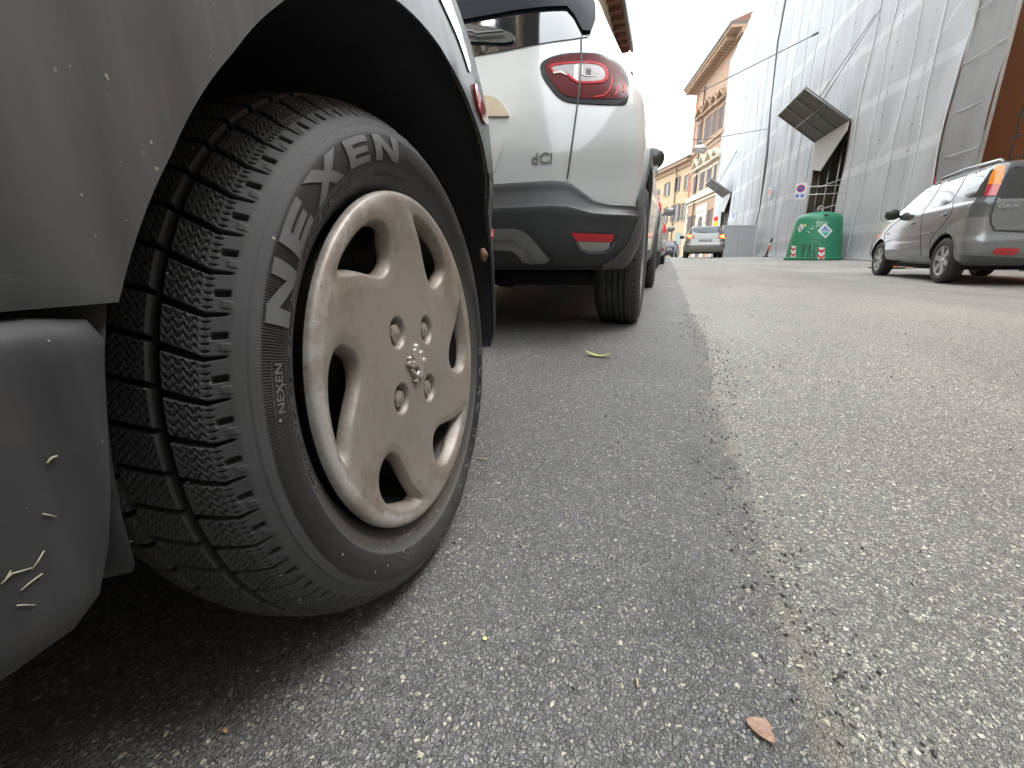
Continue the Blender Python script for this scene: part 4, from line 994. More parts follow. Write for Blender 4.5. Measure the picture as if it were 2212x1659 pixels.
# ================================================ street walls
class Facade:
    """vertical plane along dr through p0; off = distance out into the street"""
    def __init__(s, p0, dr, side=-1):
        s.p = Vector((p0[0], p0[1], 0)); s.d = Vector((dr[0], dr[1], 0)).normalized(); s.n = Vector((-s.d.y, s.d.x, 0))*(1 if side < 0 else -1)
    def pt(s, a, z, off=0.0): q = s.p+s.d*a+s.n*off; return Vector((q.x, q.y, z))
    def px(s, P, off=0.0):
        d = ray(P); p = s.p+s.n*off; t = (p-CP).dot(s.n)/d.dot(s.n); X = CP+d*t; return (X-p).dot(s.d), X.z
    def M(s, a=0, z=0, off=0): 
        q = s.pt(a, z, off); return Matrix(((s.d.x, s.n.x, 0, q.x), (s.d.y, s.n.y, 0, q.y), (0, 0, 1, q.z), (0, 0, 0, 1)))
    def box(s, g, a0, a1, z0, z1, o0, o1, m=0, bev=0.0): return g.box((min(a0, a1), min(o0, o1), z0), (max(a0, a1), max(o0, o1), z1), m=m, M=s.M(), bev=bev)
FA = Facade((5.9, 19), (-.06, 1))
# ---- scaffold wrapped in netting
SE, SF, ZT = -4.35, 31.0, 17.2
hol = [(1.40, 4.62, 4.90), (22.8, 26.1, 5.16)]
def netting_mat():
    m, t, b, co = new_mat('debris_netting'); sp = t.add('ShaderNodeSeparateXYZ', i0=co); s_, z_ = sp.outputs[0], sp.outputs[2]
    w_ = t.noise(t.scale(co, (1, 1, .35)), 1.5, 5, .6); n3 = t.noise(co, 9, 5, .65)
    col = t.mix(w_, (.345, .355, .365, 1), (.43, .44, .45, 1))
    # deck boards and standards of the scaffold faintly showing through the weave
    zz = t.math('ADD', z_, t.math('MULTIPLY_ADD', n3, .10, -.05))
    fr_ = t.math('FRACT', t.math('DIVIDE', zz, 1.95)); band = t.math('MULTIPLY', t.ss(t.math('ABSOLUTE', t.math('SUBTRACT', fr_, .5)), .055, .085, 1, 0), t.ss(t.noise(co, .8, 2), .15, .45))
    col = t.mix(t.math('MULTIPLY', band, .8), col, (.50, .51, .52, 1))
    fs = t.math('FRACT', t.math('DIVIDE', t.math('ADD', s_, t.math('MULTIPLY', n3, .08)), 1.8)); st = t.ss(t.math('ABSOLUTE', t.math('SUBTRACT', fs, .5)), .012, .03, 1, 0)
    col = t.mix(t.math('MULTIPLY', st, .35), col, (.22, .23, .24, 1))
    dk = t.ss(t.noise(t.scale(co, (.6, 1, .5)), 1.0, 3), .5, .62); col = t.mix(t.math('MULTIPLY', dk, .3), col, (.27, .285, .30, 1))
    # brace crossing
    dg = t.math('FRACT', t.math('DIVIDE', t.math('ADD', t.math('MULTIPLY', s_, 1.08), z_), 3.9)); dl = t.ss(t.math('ABSOLUTE', t.math('SUBTRACT', dg, .5)), .008, .02, 1, 0)
    col = t.mix(t.math('MULTIPLY', t.math('MULTIPLY', dl, t.ss(t.noise(co, .5, 1), .5, .55)), .4), col, (.60, .61, .62, 1))
    mesh_ = t.noise(t.scale(co, (1, 1, 1)), 160, 2); col = t.mix(t.math('MULTIPLY', mesh_, .25), col, (.30, .31, .32, 1))
    t.put(b, 'Base Color', col); b.inputs['Roughness'].default_value = .75; b.inputs['Specular IOR Level'].default_value = .3
    tie = t.math('MULTIPLY', t.math('LESS_THAN', t.math('ABSOLUTE', t.math('SUBTRACT', t.math('FRACT', t.math('DIVIDE', z_, .65)), .5)), .035), t.math('LESS_THAN', t.math('ABSOLUTE', t.math('SUBTRACT', fs, .5)), .028)); t.put(b, 'Base Color', t.mix(t.math('MULTIPLY', tie, .6), col, (.12, .12, .12, 1)))
    t.put(b, 'Normal', t.bump(t.math('ADD', t.math('MULTIPLY', w_, 1.0), t.math('MULTIPLY', n3, .15)), .6, .07)); return m
NM = netting_mat()
def gtop(f, a): q = f.pt(a, 0); return gz(q.x, q.y)
def pleat(a, z):
    return .015*math.sin(a*5.3+noise.noise(Vector((a*.7, z*.4, 0)))*3)+.10*noise.noise(Vector((a*.9, z*.45, 3)))+.008*math.sin(a*17+z*.8)
scaf = thing('wrapped_scaffolding', 'tall scaffold wrapped in pale grey debris netting along the right side of the street', 'scaffolding', Matrix.Translation(FA.pt(0, gtop(FA, 0))))
def net_piece(name, a0, a1, z0, z1, par, m=None, f=None, off=0.0, da=.16, dz=.3):
    f = f or FA
    na = max(2, int((a1-a0)/da)); nz = max(2, int((z1-z0)/dz)); V = []; F = []
    for j in range(nz+1):
        for i in range(na+1):
            a = a0+(a1-a0)*i/na; z = z0+(z1-z0)*j/nz; foot = max(0, 1-(z-z0)/.5) if z0 < .6 else 0
            V.append(f.pt(a, z+(gtop(f, a) if z0 < .6 and j == 0 else 0), off+pleat(a, z)+foot*(.07+.07*math.sin(a*11))))
    for j in range(nz):
        for i in range(na): F.append((j*(na+1)+i, j*(na+1)+i+1, (j+1)*(na+1)+i+1, (j+1)*(na+1)+i))
    # store in facade-aligned space so the pattern follows the wall
    return mk(name, V, F, m or NM, par)
q0 = FA.pt(0, gtop(FA, 0)); scaf.matrix_world = Matrix(((FA.d.x, FA.n.x, 0, q0.x), (FA.d.y, FA.n.y, 0, q0.y), (0, 0, 1, q0.z), (0, 0, 0, 1))); scaf.matrix_basis = scaf.matrix_world
net_piece('netting', SE, hol[0][0], .02, ZT, scaf); net_piece('netting', hol[0][0], hol[0][1], hol[0][2], ZT, scaf)
net_piece('netting', hol[0][1], hol[1][0], .02, ZT, scaf); net_piece('netting', hol[1][0], hol[1][1], hol[1][2], ZT, scaf); net_piece('netting', hol[1][1], SF, .02, ZT, scaf)
seam_m = mat('net_seam', (.55, .56, .57), .7, var=.1)
ss_ = [-4.35, -3.2, -2.0, -.3, .9, 5.3, 6.9, 8.3, 9.6, 11.4, 13.9, 15.6, 17.3, 19.4, 21.3, 28.0, 29.6]
for a in ss_:
    P_ = []
    for z in np.arange(.05, ZT, .35): P_.append(FA.pt(a+.07*noise.noise(Vector((a, z*.8, 5)))+.03*noise.noise(Vector((a, z*3, 9))), z+(gtop(FA, a) if z < .2 else 0), pleat(a, z)+.02))
    G().tube(P_, [.014+.012*abs(noise.noise(Vector((a*3, z_, 1)))) for z_ in np.arange(.05, ZT, .35)], 6).make('netting_seam', seam_m, scaf)
# recesses behind the two gateways: dark scaffold bay, tubes, boards, the wall beyond
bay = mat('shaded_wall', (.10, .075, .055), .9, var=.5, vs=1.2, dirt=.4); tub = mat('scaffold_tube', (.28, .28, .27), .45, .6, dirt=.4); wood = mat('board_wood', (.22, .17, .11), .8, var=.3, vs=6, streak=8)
for (a0, a1, zt) in hol:
    g = G(); zb = gtop(FA, a0)-.02
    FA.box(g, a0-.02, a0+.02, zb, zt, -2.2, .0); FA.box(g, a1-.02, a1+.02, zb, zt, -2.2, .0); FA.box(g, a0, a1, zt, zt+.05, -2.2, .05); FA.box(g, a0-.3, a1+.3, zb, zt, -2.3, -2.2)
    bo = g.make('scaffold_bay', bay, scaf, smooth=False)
    for i in range(4):
        for off in (-.25, -1.3):
            g = G(); a = a0+.15+(a1-a0-.3)*i/3; g.tube([FA.pt(a, zb, off), FA.pt(a, zt, off)], .03, 8); g.make('standard', tub, bo)
    for z in (1.0, 2.0, 2.9):
        for off in (-.22, -1.33): G().tube([FA.pt(a0, zb+z, off), FA.pt(a1, zb+z, off)], .026, 8).make('ledger', tub, bo)
    g = G(); FA.box(g, a0+.05, a1-.05, zb+1.32, zb+1.62, -.30, -.27); g.make('toe_board', mat('grey_board', (.30, .31, .30), .7, var=.2), bo, smooth=False)
    for k in range(2):
        g = G(); c = a0+1.0+k*1.1; g.prism([(c-.28, zb+1.6), (c+.28, zb+1.6), (c+.28, zb+3.4), (c+.15, zb+3.65), (c, zb+3.72), (c-.15, zb+3.65), (c-.28, zb+3.4)], .05, FA.M(0, 0, -2.12)@Matrix(((1, 0, 0, 0), (0, 0, -1, 0), (0, 1, 0, 0), (0, 0, 0, 1)))); g.make('arched_window', mat('lit_stone', (.38, .24, .12), .8, var=.3), bo, smooth=False)
    g = G(); g.tube([FA.pt(a0, zb+.3, -.2), FA.pt(a0+1.5, zb+1.0, -.2)], .026, 8); g.make('brace', tub, bo)
# debris fans over both gateways
fanp = mat('fan_underside', (.105, .10, .095), .75, var=.25, vs=3, dirt=.3); fane = mat('fan_edge', (.5, .5, .48), .5)
for k, (a0, a1, zt) in enumerate(hol):
    t0 = thing('debris_fan', ['large tilted board fan jutting from the netting above the green bin', 'smaller tilted board fan jutting from the netting above the white hoarding'][k], 'debris fan', Matrix.Translation(FA.pt(a0, zt)), 'tilted fans over the scaffold gateways')
    o1, z1 = 1.62, zt+1.15; g = G()
    I0, I1, O0, O1 = FA.pt(a0, zt, .05), FA.pt(a1, zt, .05), FA.pt(a0, z1, o1), FA.pt(a1, z1, o1); up = Vector((0, 0, .05))
    V = [I0, I1, O1, O0]; V += [v+up for v in V]; g.add(V, [(0, 1, 2, 3), (7, 6, 5, 4), (0, 4, 5, 1), (1, 5, 6, 2), (2, 6, 7, 3), (3, 7, 4, 0)]); pn = g.make('panel', fanp, t0, smooth=False)
    for j in range(4):
        g = G(); f_ = j/3; A_, B_ = I0.lerp(I1, f_), O0.lerp(O1, f_); g.tube([A_-up*.6, B_-up*.6], .024, 8); g.make('fan_rib', tub, t0)
    g = G(); g.tube([O0+up*.2, O1+up*.2], .035, 8); g.tube([I0.lerp(O0, .55)-up, I1.lerp(O1, .55)-up], .024, 8)
    g.V = g.V; G().tube([O0+up*.2, O1+up*.2], .033, 8).make('fan_edge_tube', fane, t0); G().tube([I0.lerp(O0, .55)-up*.7, I1.lerp(O1, .55)-up*.7], .022, 8).make('fan_cross_tube', tub, t0)
    for j in (0, 1):
        A_ = I0.lerp(O0, .62) if j == 0 else I0.lerp(I1, .35).lerp(O0.lerp(O1, .35), .62)
        G().tube([A_, FA.pt(a0-.9+.35*j, zt+2.9, .08)], .012, 6).make('stay_cable', mat('cable_dark', (.07, .07, .07), .5), t0)
    g = G(); V = []
    sg_ = a0; m2 = .5*(a0+a1)
    # hanging drape under the fan, pointed at the lower edge
    L = [(a0, zt), (a1, zt), (a1, zt-1.05), (a0+(a1-a0)*.62, zt-1.30), (a0+.05, zt-.30)]
    g.prism([(a, z) for a, z in L], .03, FA.M(0, 0, .10)@Matrix(((1, 0, 0, 0), (0, 0, -1, 0), (0, 1, 0, 0), (0, 0, 0, 1)))); g.make('drape', mat('drape_cloth', (.42, .41, .39), .8, var=.15, vs=2, bump=.05, bs=3), t0, smooth=False)
# building hidden behind, then translucent darker net and the orange house at the right edge
nb = thing('house_behind_netting', 'plain ochre house almost hidden behind the wrapped scaffolding', 'house', Matrix.Translation(FA.pt(5, .1)))
g = G(); FA.box(g, -4.0, 32, 0, 16.4, -8, -2.5); g.make('wall', mat('orange_plaster', (.42, .17, .07), .85, var=.15, vs=.8, dirt=.3, dcol=(.3, .16, .1), dscale=.7), nb, smooth=False)
g = G(); g.add([FA.pt(-4.2, 16.4, -2.1), FA.pt(32.2, 16.4, -2.1), FA.pt(32.2, 19, -6), FA.pt(-4.2, 19, -6), FA.pt(32.2, 16.4, -9.5), FA.pt(-4.2, 16.4, -9.5)], [(0, 1, 2, 3), (3, 2, 4, 5), (0, 3, 5), (1, 4, 2), (0, 5, 4, 1)]); g.make('roof', mat('roof_tile', (.18, .09, .06), .85, var=.3, vs=3), nb, smooth=False)
def net2_mat():
    m, t, b, co = new_mat('thin_netting'); n1 = t.noise(t.scale(co, (1, 1, .3)), 2.2, 4, .6)
    t.put(b, 'Base Color', t.mix(n1, (.20, .205, .205, 1), (.28, .28, .28, 1))); b.inputs['Roughness'].default_value = .8; b.inputs['Alpha'].default_value = .93
    t.put(b, 'Normal', t.bump(n1, .8, .08)); return m
net_piece('thin_netting', -5.75, SE, .02, ZT, scaf, m=net2_mat(), off=-.03)
for z in (2.6, 3.55, 4.6, 5.6): G().tube([FA.pt(-5.7, z, .0), FA.pt(SE, z, .0)], .007, 6).make('net_tie_rope', seam_m, scaf)
for a in (-5.75, SE): G().tube([FA.pt(a, gtop(FA, a), -.05), FA.pt(a, ZT, -.05)], .035, 8).make('net_edge_pole', mat('pole_grey', (.50, .50, .48), .5, dirt=.3), scaf)
G().box((-.13, -.01, -.2), (.13, .01, .2), M=FA.M(-5.5, 2.75, -.1)).make('notice', mat('paper', (.6, .6, .58), .7), scaf, smooth=False)
rh = thing('terracotta_house', 'terracotta house with pale pilasters behind a tube grid at the right edge of the picture', 'house', Matrix.Translation(FA.pt(-10, 0)))
pil = mat('pale_stone', (.48, .42, .30), .8, var=.12, vs=2, dirt=.3); ter = mat('terracotta_plaster', (.62, .22, .10), .85, var=.15, vs=1, dirt=.25, dcol=(.25, .12, .08), dscale=1)
g = G(); FA.box(g, -14, -6.3, 0, 13, -7, -.95); g.make('wall', ter, rh, smooth=False)
for a in (-6.45, -7.6, -8.9, -12, -13.8):
    g = G(); FA.box(g, a-.16, a+.16, 0, 12.6, -.95, -.82); g.make('pilaster', pil, rh, smooth=False)
for a in (-10.5,):
    for z in (1.2, 5.2, 9.4):
        g = G(); FA.box(g, a-.75, a+.75, z-.1, z+2.5, -.95, -.85); w1 = g.make('window', pil, rh, smooth=False); g = G(); FA.box(g, a-.6, a+.6, z, z+2.3, -.85, -.835); g.make('pane', GLASS, w1, smooth=False)
g = G(); FA.box(g, -14.2, -6.2, 13, 13.4, -7, -.2); g.make('cornice', pil, rh, smooth=False)
grid = thing('scaffold_tube_grid', 'open grid of thin dark tubes in front of the terracotta house', 'scaffolding', Matrix.Translation(FA.pt(-7, 0)))
for z in np.arange(.6, 12, .42): G().tube([FA.pt(-5.8, z, -.45), FA.pt(-9.6, z, -.45)], .012, 6).make('grid_bar', mat('grid_dark', (.05, .05, .05), .6), grid)
for a in (-5.95, -6.35, -7.1, -7.9, -8.8, -9.6): G().tube([FA.pt(a, gtop(FA, a), -.45), FA.pt(a, 12, -.45)], .016, 6).make('grid_post', mat('grid_dark', (0, 0, 0)), grid)
# loose cable down the netting
cq = []
for p in [(1699, -30), (1697, 0), (1680, 92), (1666, 220), (1657, 330), (1652, 370), (1641, 450), (1634, 482), (1626, 540)]:
    a, z = FA.px(p, .25); cq.append(FA.pt(a, z, .25))
tagp(G().tube(cq, [.05]*3+[.035]+[.07, .07]+[.03]*3, 8).make('hanging_cable', mat('cable_dark', (0, 0, 0))), 'dark cable bundle running down the face of the netting', 'cable')
# small stuck-on signs
for p, w_, h_, c_, nm, lb in (((1663, 415), .42, .42, (.62, .16, .18), 'notice_sheet', 'small pink printed sheet fixed to the netting left of the no parking sign'), ((1586, 466), .35, .75, (.10, .16, .45), 'poster', 'blue and white poster torn on the netting right of the far fan')):
    a, z = FA.px(p, .15); tt = thing(nm, lb, 'poster', Matrix.Translation(FA.pt(a, z, .15)))
    g = G(); FA.box(g, a-w_/2, a+w_/2, z-h_/2, z+h_/2, .15, .17); o = g.make('sheet', mat('paper', (0, 0, 0)), tt, smooth=False)
    g = G(); FA.box(g, a-w_*.4, a+w_*.4, z-h_*.3, z+h_*.32, .17, .175); g.make('print', mat(nm+'_ink', c_, .6, var=.5, vs=9), o, smooth=False)

# ---- palazzo with pediments further down, and the ochre houses closing the bend
def wins(f, c, L, par, nm, mf, ms, off=.02, fr=.12, shut=None, ped=None, mped=None):
    for (xl, xr, pt_, pb_) in L:
        a0, _ = f.px(c(xl, (pt_[1]+pb_[1])/2)); a1, _ = f.px(c(xr, (pt_[1]+pb_[1])/2)); z1 = f.px(c(*pt_))[1]; z0 = f.px(c(*pb_))[1]; a0, a1 = min(a0, a1), max(a0, a1)
        g = G(); f.box(g, a0-fr, a1+fr, z0-fr, z0, -.02, off+.10); f.box(g, a0-fr, a1+fr, z1, z1+fr*1.5, -.02, off+.12); f.box(g, a0-fr, a0, z0, z1, -.02, off+.06); f.box(g, a1, a1+fr, z0, z1, -.02, off+.06)
        o = g.make('window', mf, par, smooth=False)
        g = G(); f.box(g, a0, a1, z0, z1, -.02, .012); g.make('pane', ms, o, smooth=False)
        w_ = (a1-a0)/2
        if shut:
            for s in (0, 1):
                x0, x1 = (a0-w_*.9, a0-.02) if s == 0 else (a1+.02, a1+w_*.9)
                if shut == 'closed': x0, x1 = (a0+.03, a0+w_-.015) if s == 0 else (a0+w_+.015, a1-.03)
                g = G(); f.box(g, x0, x1, z0, z1, .03, .07)
                nsl = 12
                for k in range(nsl): f.box(g, x0+.05, x1-.05, z0+.06+(z1-z0-.12)*k/nsl, z0+.06+(z1-z0-.12)*(k+.55)/nsl, .07, .085)
                g.make('shutter', shut_m, o, smooth=False)
        if ped:
            g = G(); c_ = (a0+a1)/2; hw_ = w_+.55; zb = z1+fr*1.5+.35
            f.box(g, c_-hw_, c_+hw_, zb, zb+.14, 0, .42)
            T = lambda a, z, o_: f.pt(a, z, o_)
            for s in (-1, 1):
                A_, B_ = (c_+s*hw_, zb+.14), (c_, zb+.14+hw_*.62)
                V = [T(A_[0], A_[1], 0), T(A_[0], A_[1]+.16, 0), T(B_[0], B_[1]+.16, 0), T(B_[0], B_[1], 0), T(A_[0], A_[1], .45), T(A_[0], A_[1]+.16, .45), T(B_[0], B_[1]+.16, .45), T(B_[0], B_[1], .45)]
                g.add(V, [(0, 1, 2, 3), (7, 6, 5, 4), (0, 4, 5, 1), (1, 5, 6, 2), (2, 6, 7, 3), (3, 7, 4, 0)])
            g.make('pediment', mped or mf, o, smooth=False)
shut_m = mat('brown_shutter', (.085, .06, .055), .7, var=.2, vs=3); glz = mat('far_glass', (.05, .05, .055), .2)
FB = Facade((4.05, 50), (-.206, 1)); orn = mat('orange_render', (.33, .215, .145), .85, var=.14, vs=.7, dirt=.35, dcol=(.36, .24, .15), dscale=.5); sto = mat('cream_stone', (.58, .52, .40), .8, var=.12, vs=1.5, dirt=.25); sto2 = mat('brown_stone', (.30, .20, .13), .85, var=.2, vs=1.5)
aL = FB.px(c6(405, 510))[0]; aL = .5*(aL+FB.px(c6(335, 1200))[0]); zc = FB.px(c6(352, 487))[1]
pal = thing('palazzo', 'tall orange palazzo with pedimented windows and brown eaves beyond the netting', 'palazzo', Matrix.Translation(FB.pt(aL/2, .2)))
g = G(); FB.box(g, -3, aL, 0, zc-.5, -9, 0); g.make('wall', orn, pal, smooth=False)
g = G(); FB.box(g, -3.5, aL+1.0, zc-.15, zc+.05, -9, 1.25); FB.box(g, -3.5, aL+.6, zc-.55, zc-.15, -9, .35); ev = g.make('eaves', sto2, pal, smooth=False)
g = G(); FB.box(g, -3.5, aL+1.0, zc+.05, zc+.30, -9, 1.35); g.make('gutter', mat('gutter_dark', (.09, .075, .065), .6), ev, smooth=False)
for i in range(26):
    a = -2+(aL+2.4)*i/25; g = G(); FB.box(g, a-.13, a+.13, zc-.50, zc-.15, .35, 1.15); g.make('bracket', sto2, ev, smooth=False)
g = G(); V = [FB.pt(-3.5, zc+.3, 1.35), FB.pt(aL+1, zc+.3, 1.35), FB.pt(aL-2, zc+2.2, -4), FB.pt(-3.5, zc+2.2, -4), FB.pt(aL+1, zc+.3, -9), FB.pt(-3.5, zc+.3, -9)]
g.add(V, [(0, 1, 2, 3), (1, 4, 2), (3, 2, 4, 5), (0, 3, 5), (0, 5, 4, 1)]); g.make('roof', mat('roof_tile', (0, 0, 0)), pal, smooth=False)
wins(FB, c6, [(412, 438, (428, 645), (414, 780)), (460, 498, (481, 605), (468, 745)), (508, 536, (524, 570), (513, 715)), (549, 578, (566, 540), (553, 685))], pal, 'w', sto2, shut_m, ped=True, mped=sto2, shut='closed')
wins(FB, cA, [(768, 824, (798, 480), (780, 712)), (852, 914, (886, 430), (862, 672)), (942, 1008, (978, 382), (950, 630)), (1034, 1076, (1058, 330), (1042, 590))], pal, 'w', sto, shut_m, ped=True, mped=sto, shut='closed')
wins(FB, cA, [(692, 742, (718, 1010), (706, 1230)), (770, 812, (795, 985), (780, 1200)), (946, 998, (976, 925), (955, 1180))], pal, 'w', sto2, shut_m, shut='closed')
for c_, p, hgt_, o_, mm in ((cA, (850, 735), .5, .22, sto), (cA, (850, 800), .14, .12, sto), (c6, (470, 775), .35, .18, sto2), (c6, (470, 812), .12, .1, sto2)):
    z = FB.px(c_(*p))[1]; g = G(); FB.box(g, -3, aL, z-hgt_/2, z+hgt_/2, 0, o_); g.make('string_course', mm, pal, smooth=False)
zq = FB.px(cA(690, 855))[1]
for i in range(11):
    z0 = .25+(zq-.25)*i/11; g = G(); w_ = 1.0 if i % 2 else .62; FB.box(g, aL-w_, aL+.04, z0+.03, z0+(zq-.25)/11-.03, -.3, .08); g.make('quoin', sto, pal, smooth=False)
zq2 = FB.px(c6(385, 870))[1]
for i in range(14):
    z0 = zq+.7+(zc-1.2-zq)*i/14; g = G(); w_ = .8 if i % 2 else .5; FB.box(g, aL-w_, aL+.03, z0+.03, z0+(zc-1.2-zq)/14-.03, -.3, .07); g.make('quoin', mat('brick_quoin', (.40, .16, .09), .85, var=.2), pal, smooth=False)
pa0, pa1 = FB.px(cA(955, 950))[0], FB.px(cA(820, 950))[0]; pz = FB.px(cA(880, 850))[1]; dz_ = FB.px(cA(875, 1000))[1]
g = G(); am = (pa0+pa1)/2; dwid = (pa1-pa0)*.2
for i in range(8):
    z0 = .2+(pz-.2)*i/8; z1 = .2+(pz-.2)*(i+1)/8-.05
    if z0 < dz_-.3: FB.box(g, pa0, am-dwid, z0, z1, 0, .16+.03*(i % 2)); FB.box(g, am+dwid, pa1, z0, z1, 0, .16+.03*(i % 2))
    else: FB.box(g, pa0, pa1, z0, z1, 0, .16+.03*(i % 2))
po = g.make('portal', sto, pal, smooth=False)
g = G(); L = [(am-dwid, .2), (am+dwid, .2)]+[(am+dwid*math.cos(t), dz_-dwid+dwid*math.sin(t)) for t in np.linspace(0, math.pi, 14)]
g.prism(L, .03, FB.M(0, 0, .20)@Matrix(((1, 0, 0, 0), (0, 0, -1, 0), (0, 1, 0, 0), (0, 0, 0, 1)))); g.make('door', shut_m, po, smooth=False)
G().tube([FB.pt(FB.px(cA(855, 140))[0], zc-1, .15), FB.pt(FB.px(cA(855, 140))[0], .3, .15)], .07, 8).make('downpipe', mat('pipe_brown', (.12, .07, .05), .6), pal)
# ochre row
p1 = FB.pt(aL, 0); FC = Facade((p1.x, p1.y), (-.416, 1)); ze = FC.px(cA(745, 245))[1]; ze2 = FC.px(cA(200, 490))[1]; ze = .5*(ze+ze2); aE = 46
och = thing('ochre_house', 'long ochre plaster house with dark shutters closing the curve of the street', 'house', Matrix.Translation(FC.pt(12, .1)))
ocm = mat('ochre_render', (.40, .30, .185), .85, var=.12, vs=.5, dirt=.35, dcol=(.42, .27, .17), dscale=.4)
g = G(); FC.box(g, -.5, aE, 0, ze-.3, -9, 0); g.make('wall', ocm, och, smooth=False)
g = G(); FC.box(g, -.5, aE+.5, ze-.3, ze, -9, .75); FC.box(g, -.5, aE, ze-.75, ze-.3, -.1, .25); g.make('eaves', sto2, och, smooth=False)
g = G(); FC.box(g, -.5, aE+.5, ze, ze+.16, -9, .85); g.make('gutter', mat('gutter_dark', (0, 0, 0)), och, smooth=False)
g = G(); V = [FC.pt(-.5, ze+.16, .85), FC.pt(aE+.5, ze+.16, .85), FC.pt(aE+.5, ze+2, -4), FC.pt(-.5, ze+2, -4), FC.pt(aE+.5, ze+.16, -9), FC.pt(-.5, ze+.16, -9)]
g.add(V, [(0, 1, 2, 3), (1, 4, 2), (3, 2, 4, 5), (0, 3, 5), (0, 5, 4, 1)]); g.make('roof', mat('roof_tile', (0, 0, 0)), och, smooth=False)
wins(FC, cA, [(402, 440, (425, 570), (418, 735)), (540, 575, (562, 490), (550, 680)), (662, 698, (684, 465), (672, 655))], och, 'w', ocm, glz, shut='open', fr=.08)
wins(FC, cA, [(385, 415, (405, 890), (395, 1095)), (500, 560, (530, 852), (520, 1070)), (622, 655, (640, 830), (632, 1050))], och, 'w', ocm, glz, shut='open', fr=.08)
def arch_door(f, c, xl, xr, ytop, par, mm):
    a0, a1 = sorted((f.px(c(xl, ytop+60))[0], f.px(c(xr, ytop+60))[0])); z1 = f.px(c((xl+xr)/2, ytop))[1]; r_ = (a1-a0)/2; am_ = (a0+a1)/2
    L = [(a0, .2), (a1, .2)]+[(am_+r_*math.cos(t), z1-r_*.5+r_*.5*math.sin(t)) for t in np.linspace(0, math.pi, 14)]
    g = G(); g.prism(L, .03, f.M(0, 0, .03)@Matrix(((1, 0, 0, 0), (0, 0, -1, 0), (0, 1, 0, 0), (0, 0, 0, 1)))); return g.make('door', mm, par, smooth=False)
arch_door(FC, cA, 400, 440, 1195, och, mat('dark_door', (.10, .06, .035), .6)); arch_door(FC, cA, 522, 606, 1203, och, mat('grey_green_door', (.20, .24, .215), .6))
for p in ((558, 420), (262, 560)):
    a = FC.px(cA(*p))[0]; G().tube([FC.pt(a-.8, ze-.3, .6), FC.pt(a, ze-1.2, .12), FC.pt(a, .2, .12)], .06, 8).make('downpipe', mat('pipe_brown', (0, 0, 0)), och)
for a in np.arange(20, 45, 4.2):
    for z in (3.2, 6.4):
        g = G(); FC.box(g, a-.5, a+.5, z, z+1.8, -.02, .03); g.make('window', shut_m, och, smooth=False)
G().tube([FC.pt(1.2, ze+.1, .5), FC.pt(1.2, ze+.9, .5)], .05, 8).make('finial', mat('gutter_dark', (0, 0, 0)), och)
# ---- tall house on the left, its eaves against the sky
FD = Facade((-3.75, 26.3), (0, -1), side=-1)
lh = thing('left_house', 'tall tan house with deep wooden eaves rising behind the white crossover', 'house', Matrix.Translation((-5, 10, 0)))
tan = mat('tan_render', (.36, .28, .18), .85, var=.16, vs=.9, dirt=.4, dcol=(.24, .17, .11), dscale=.8); wd = mat('eaves_wood', (.17, .075, .05), .8, var=.3, vs=3)
g = G(); g.box((-13, -28, 0), (-3.1, 26.3, 10.35)); g.make('wall', tan, lh, smooth=False)
g = G(); g.box((-13, -28, 10.35), (-2.55, 26.6, 10.48)); ev = g.make('eaves', wd, lh, smooth=False)
g = G(); g.box((-2.53, -28, 10.30), (-2.40, 26.7, 10.62)); g.make('gutter', mat('zinc_gutter', (.13, .13, .13), .5, .3), ev, smooth=False)
for i in range(66):
    y = 26.2-i*.8; g = G(); g.box((-3.1, y-.07, 10.16), (-2.6, y+.07, 10.35)); g.make('rafter', wd, ev, smooth=False)
for y in (22.6, 17.5, 12.6, 7.5, 2.5, -3.5, -9, -15, -21):
    for z in (1.4, 4.6, 7.4):
        g = G(); g.box((-3.11, y-.75, z-.12), (-3.01, y+.75, z)); g.box((-3.11, y-.66, z+1.95), (-3.03, y+.66, z+2.1)); o = g.make('window', pil, lh, smooth=False)
        g = G(); g.box((-3.11, y-.5, z), (-3.085, y+.5, z+1.95)); g.make('pane', GLASS, o, smooth=False)
        for s in (-1, 1):
            g = G(); g.box((-3.09, y+s*.76-.25, z), (-3.04, y+s*.76+.25, z+1.95))
            for k in range(14): g.box((-3.04, y+s*.76-.21, z+.06+.13*k), (-3.025, y+s*.76+.21, z+.13+.13*k))
            g.make('shutter', mat('eaves_wood', (0, 0, 0)), o, smooth=False)
for i in range(9):
    g = G(); g.box((-3.11, 25.6-i*.001, .2+i*1.12), (-3.01, 26.34, 1.2+i*1.12)); g.make('quoin', pil, lh, smooth=False)
lh2 = thing('left_house', 'lower brown house joined to the far end of the tall tan house', 'house', Matrix.Translation((-5, 30, 0)))
g = G(); g.box((-13, 26.35, 0), (-3.0, 36, 9.2)); g.make('wall', mat('brown_render', (.26, .17, .11), .85, var=.15, vs=1, dirt=.3), lh2, smooth=False)
g = G(); g.box((-13, 26.35, 9.2), (-2.35, 36.3, 9.35)); g.make('eaves', wd, lh2, smooth=False)
for y in (28.5, 31.5, 34.5):
    for z in (1.3, 4.2, 6.8): g = G(); g.box((-3.02, y-.5, z), (-2.96, y+.5, z+1.6)); g.make('window', shut_m, lh2, smooth=False)
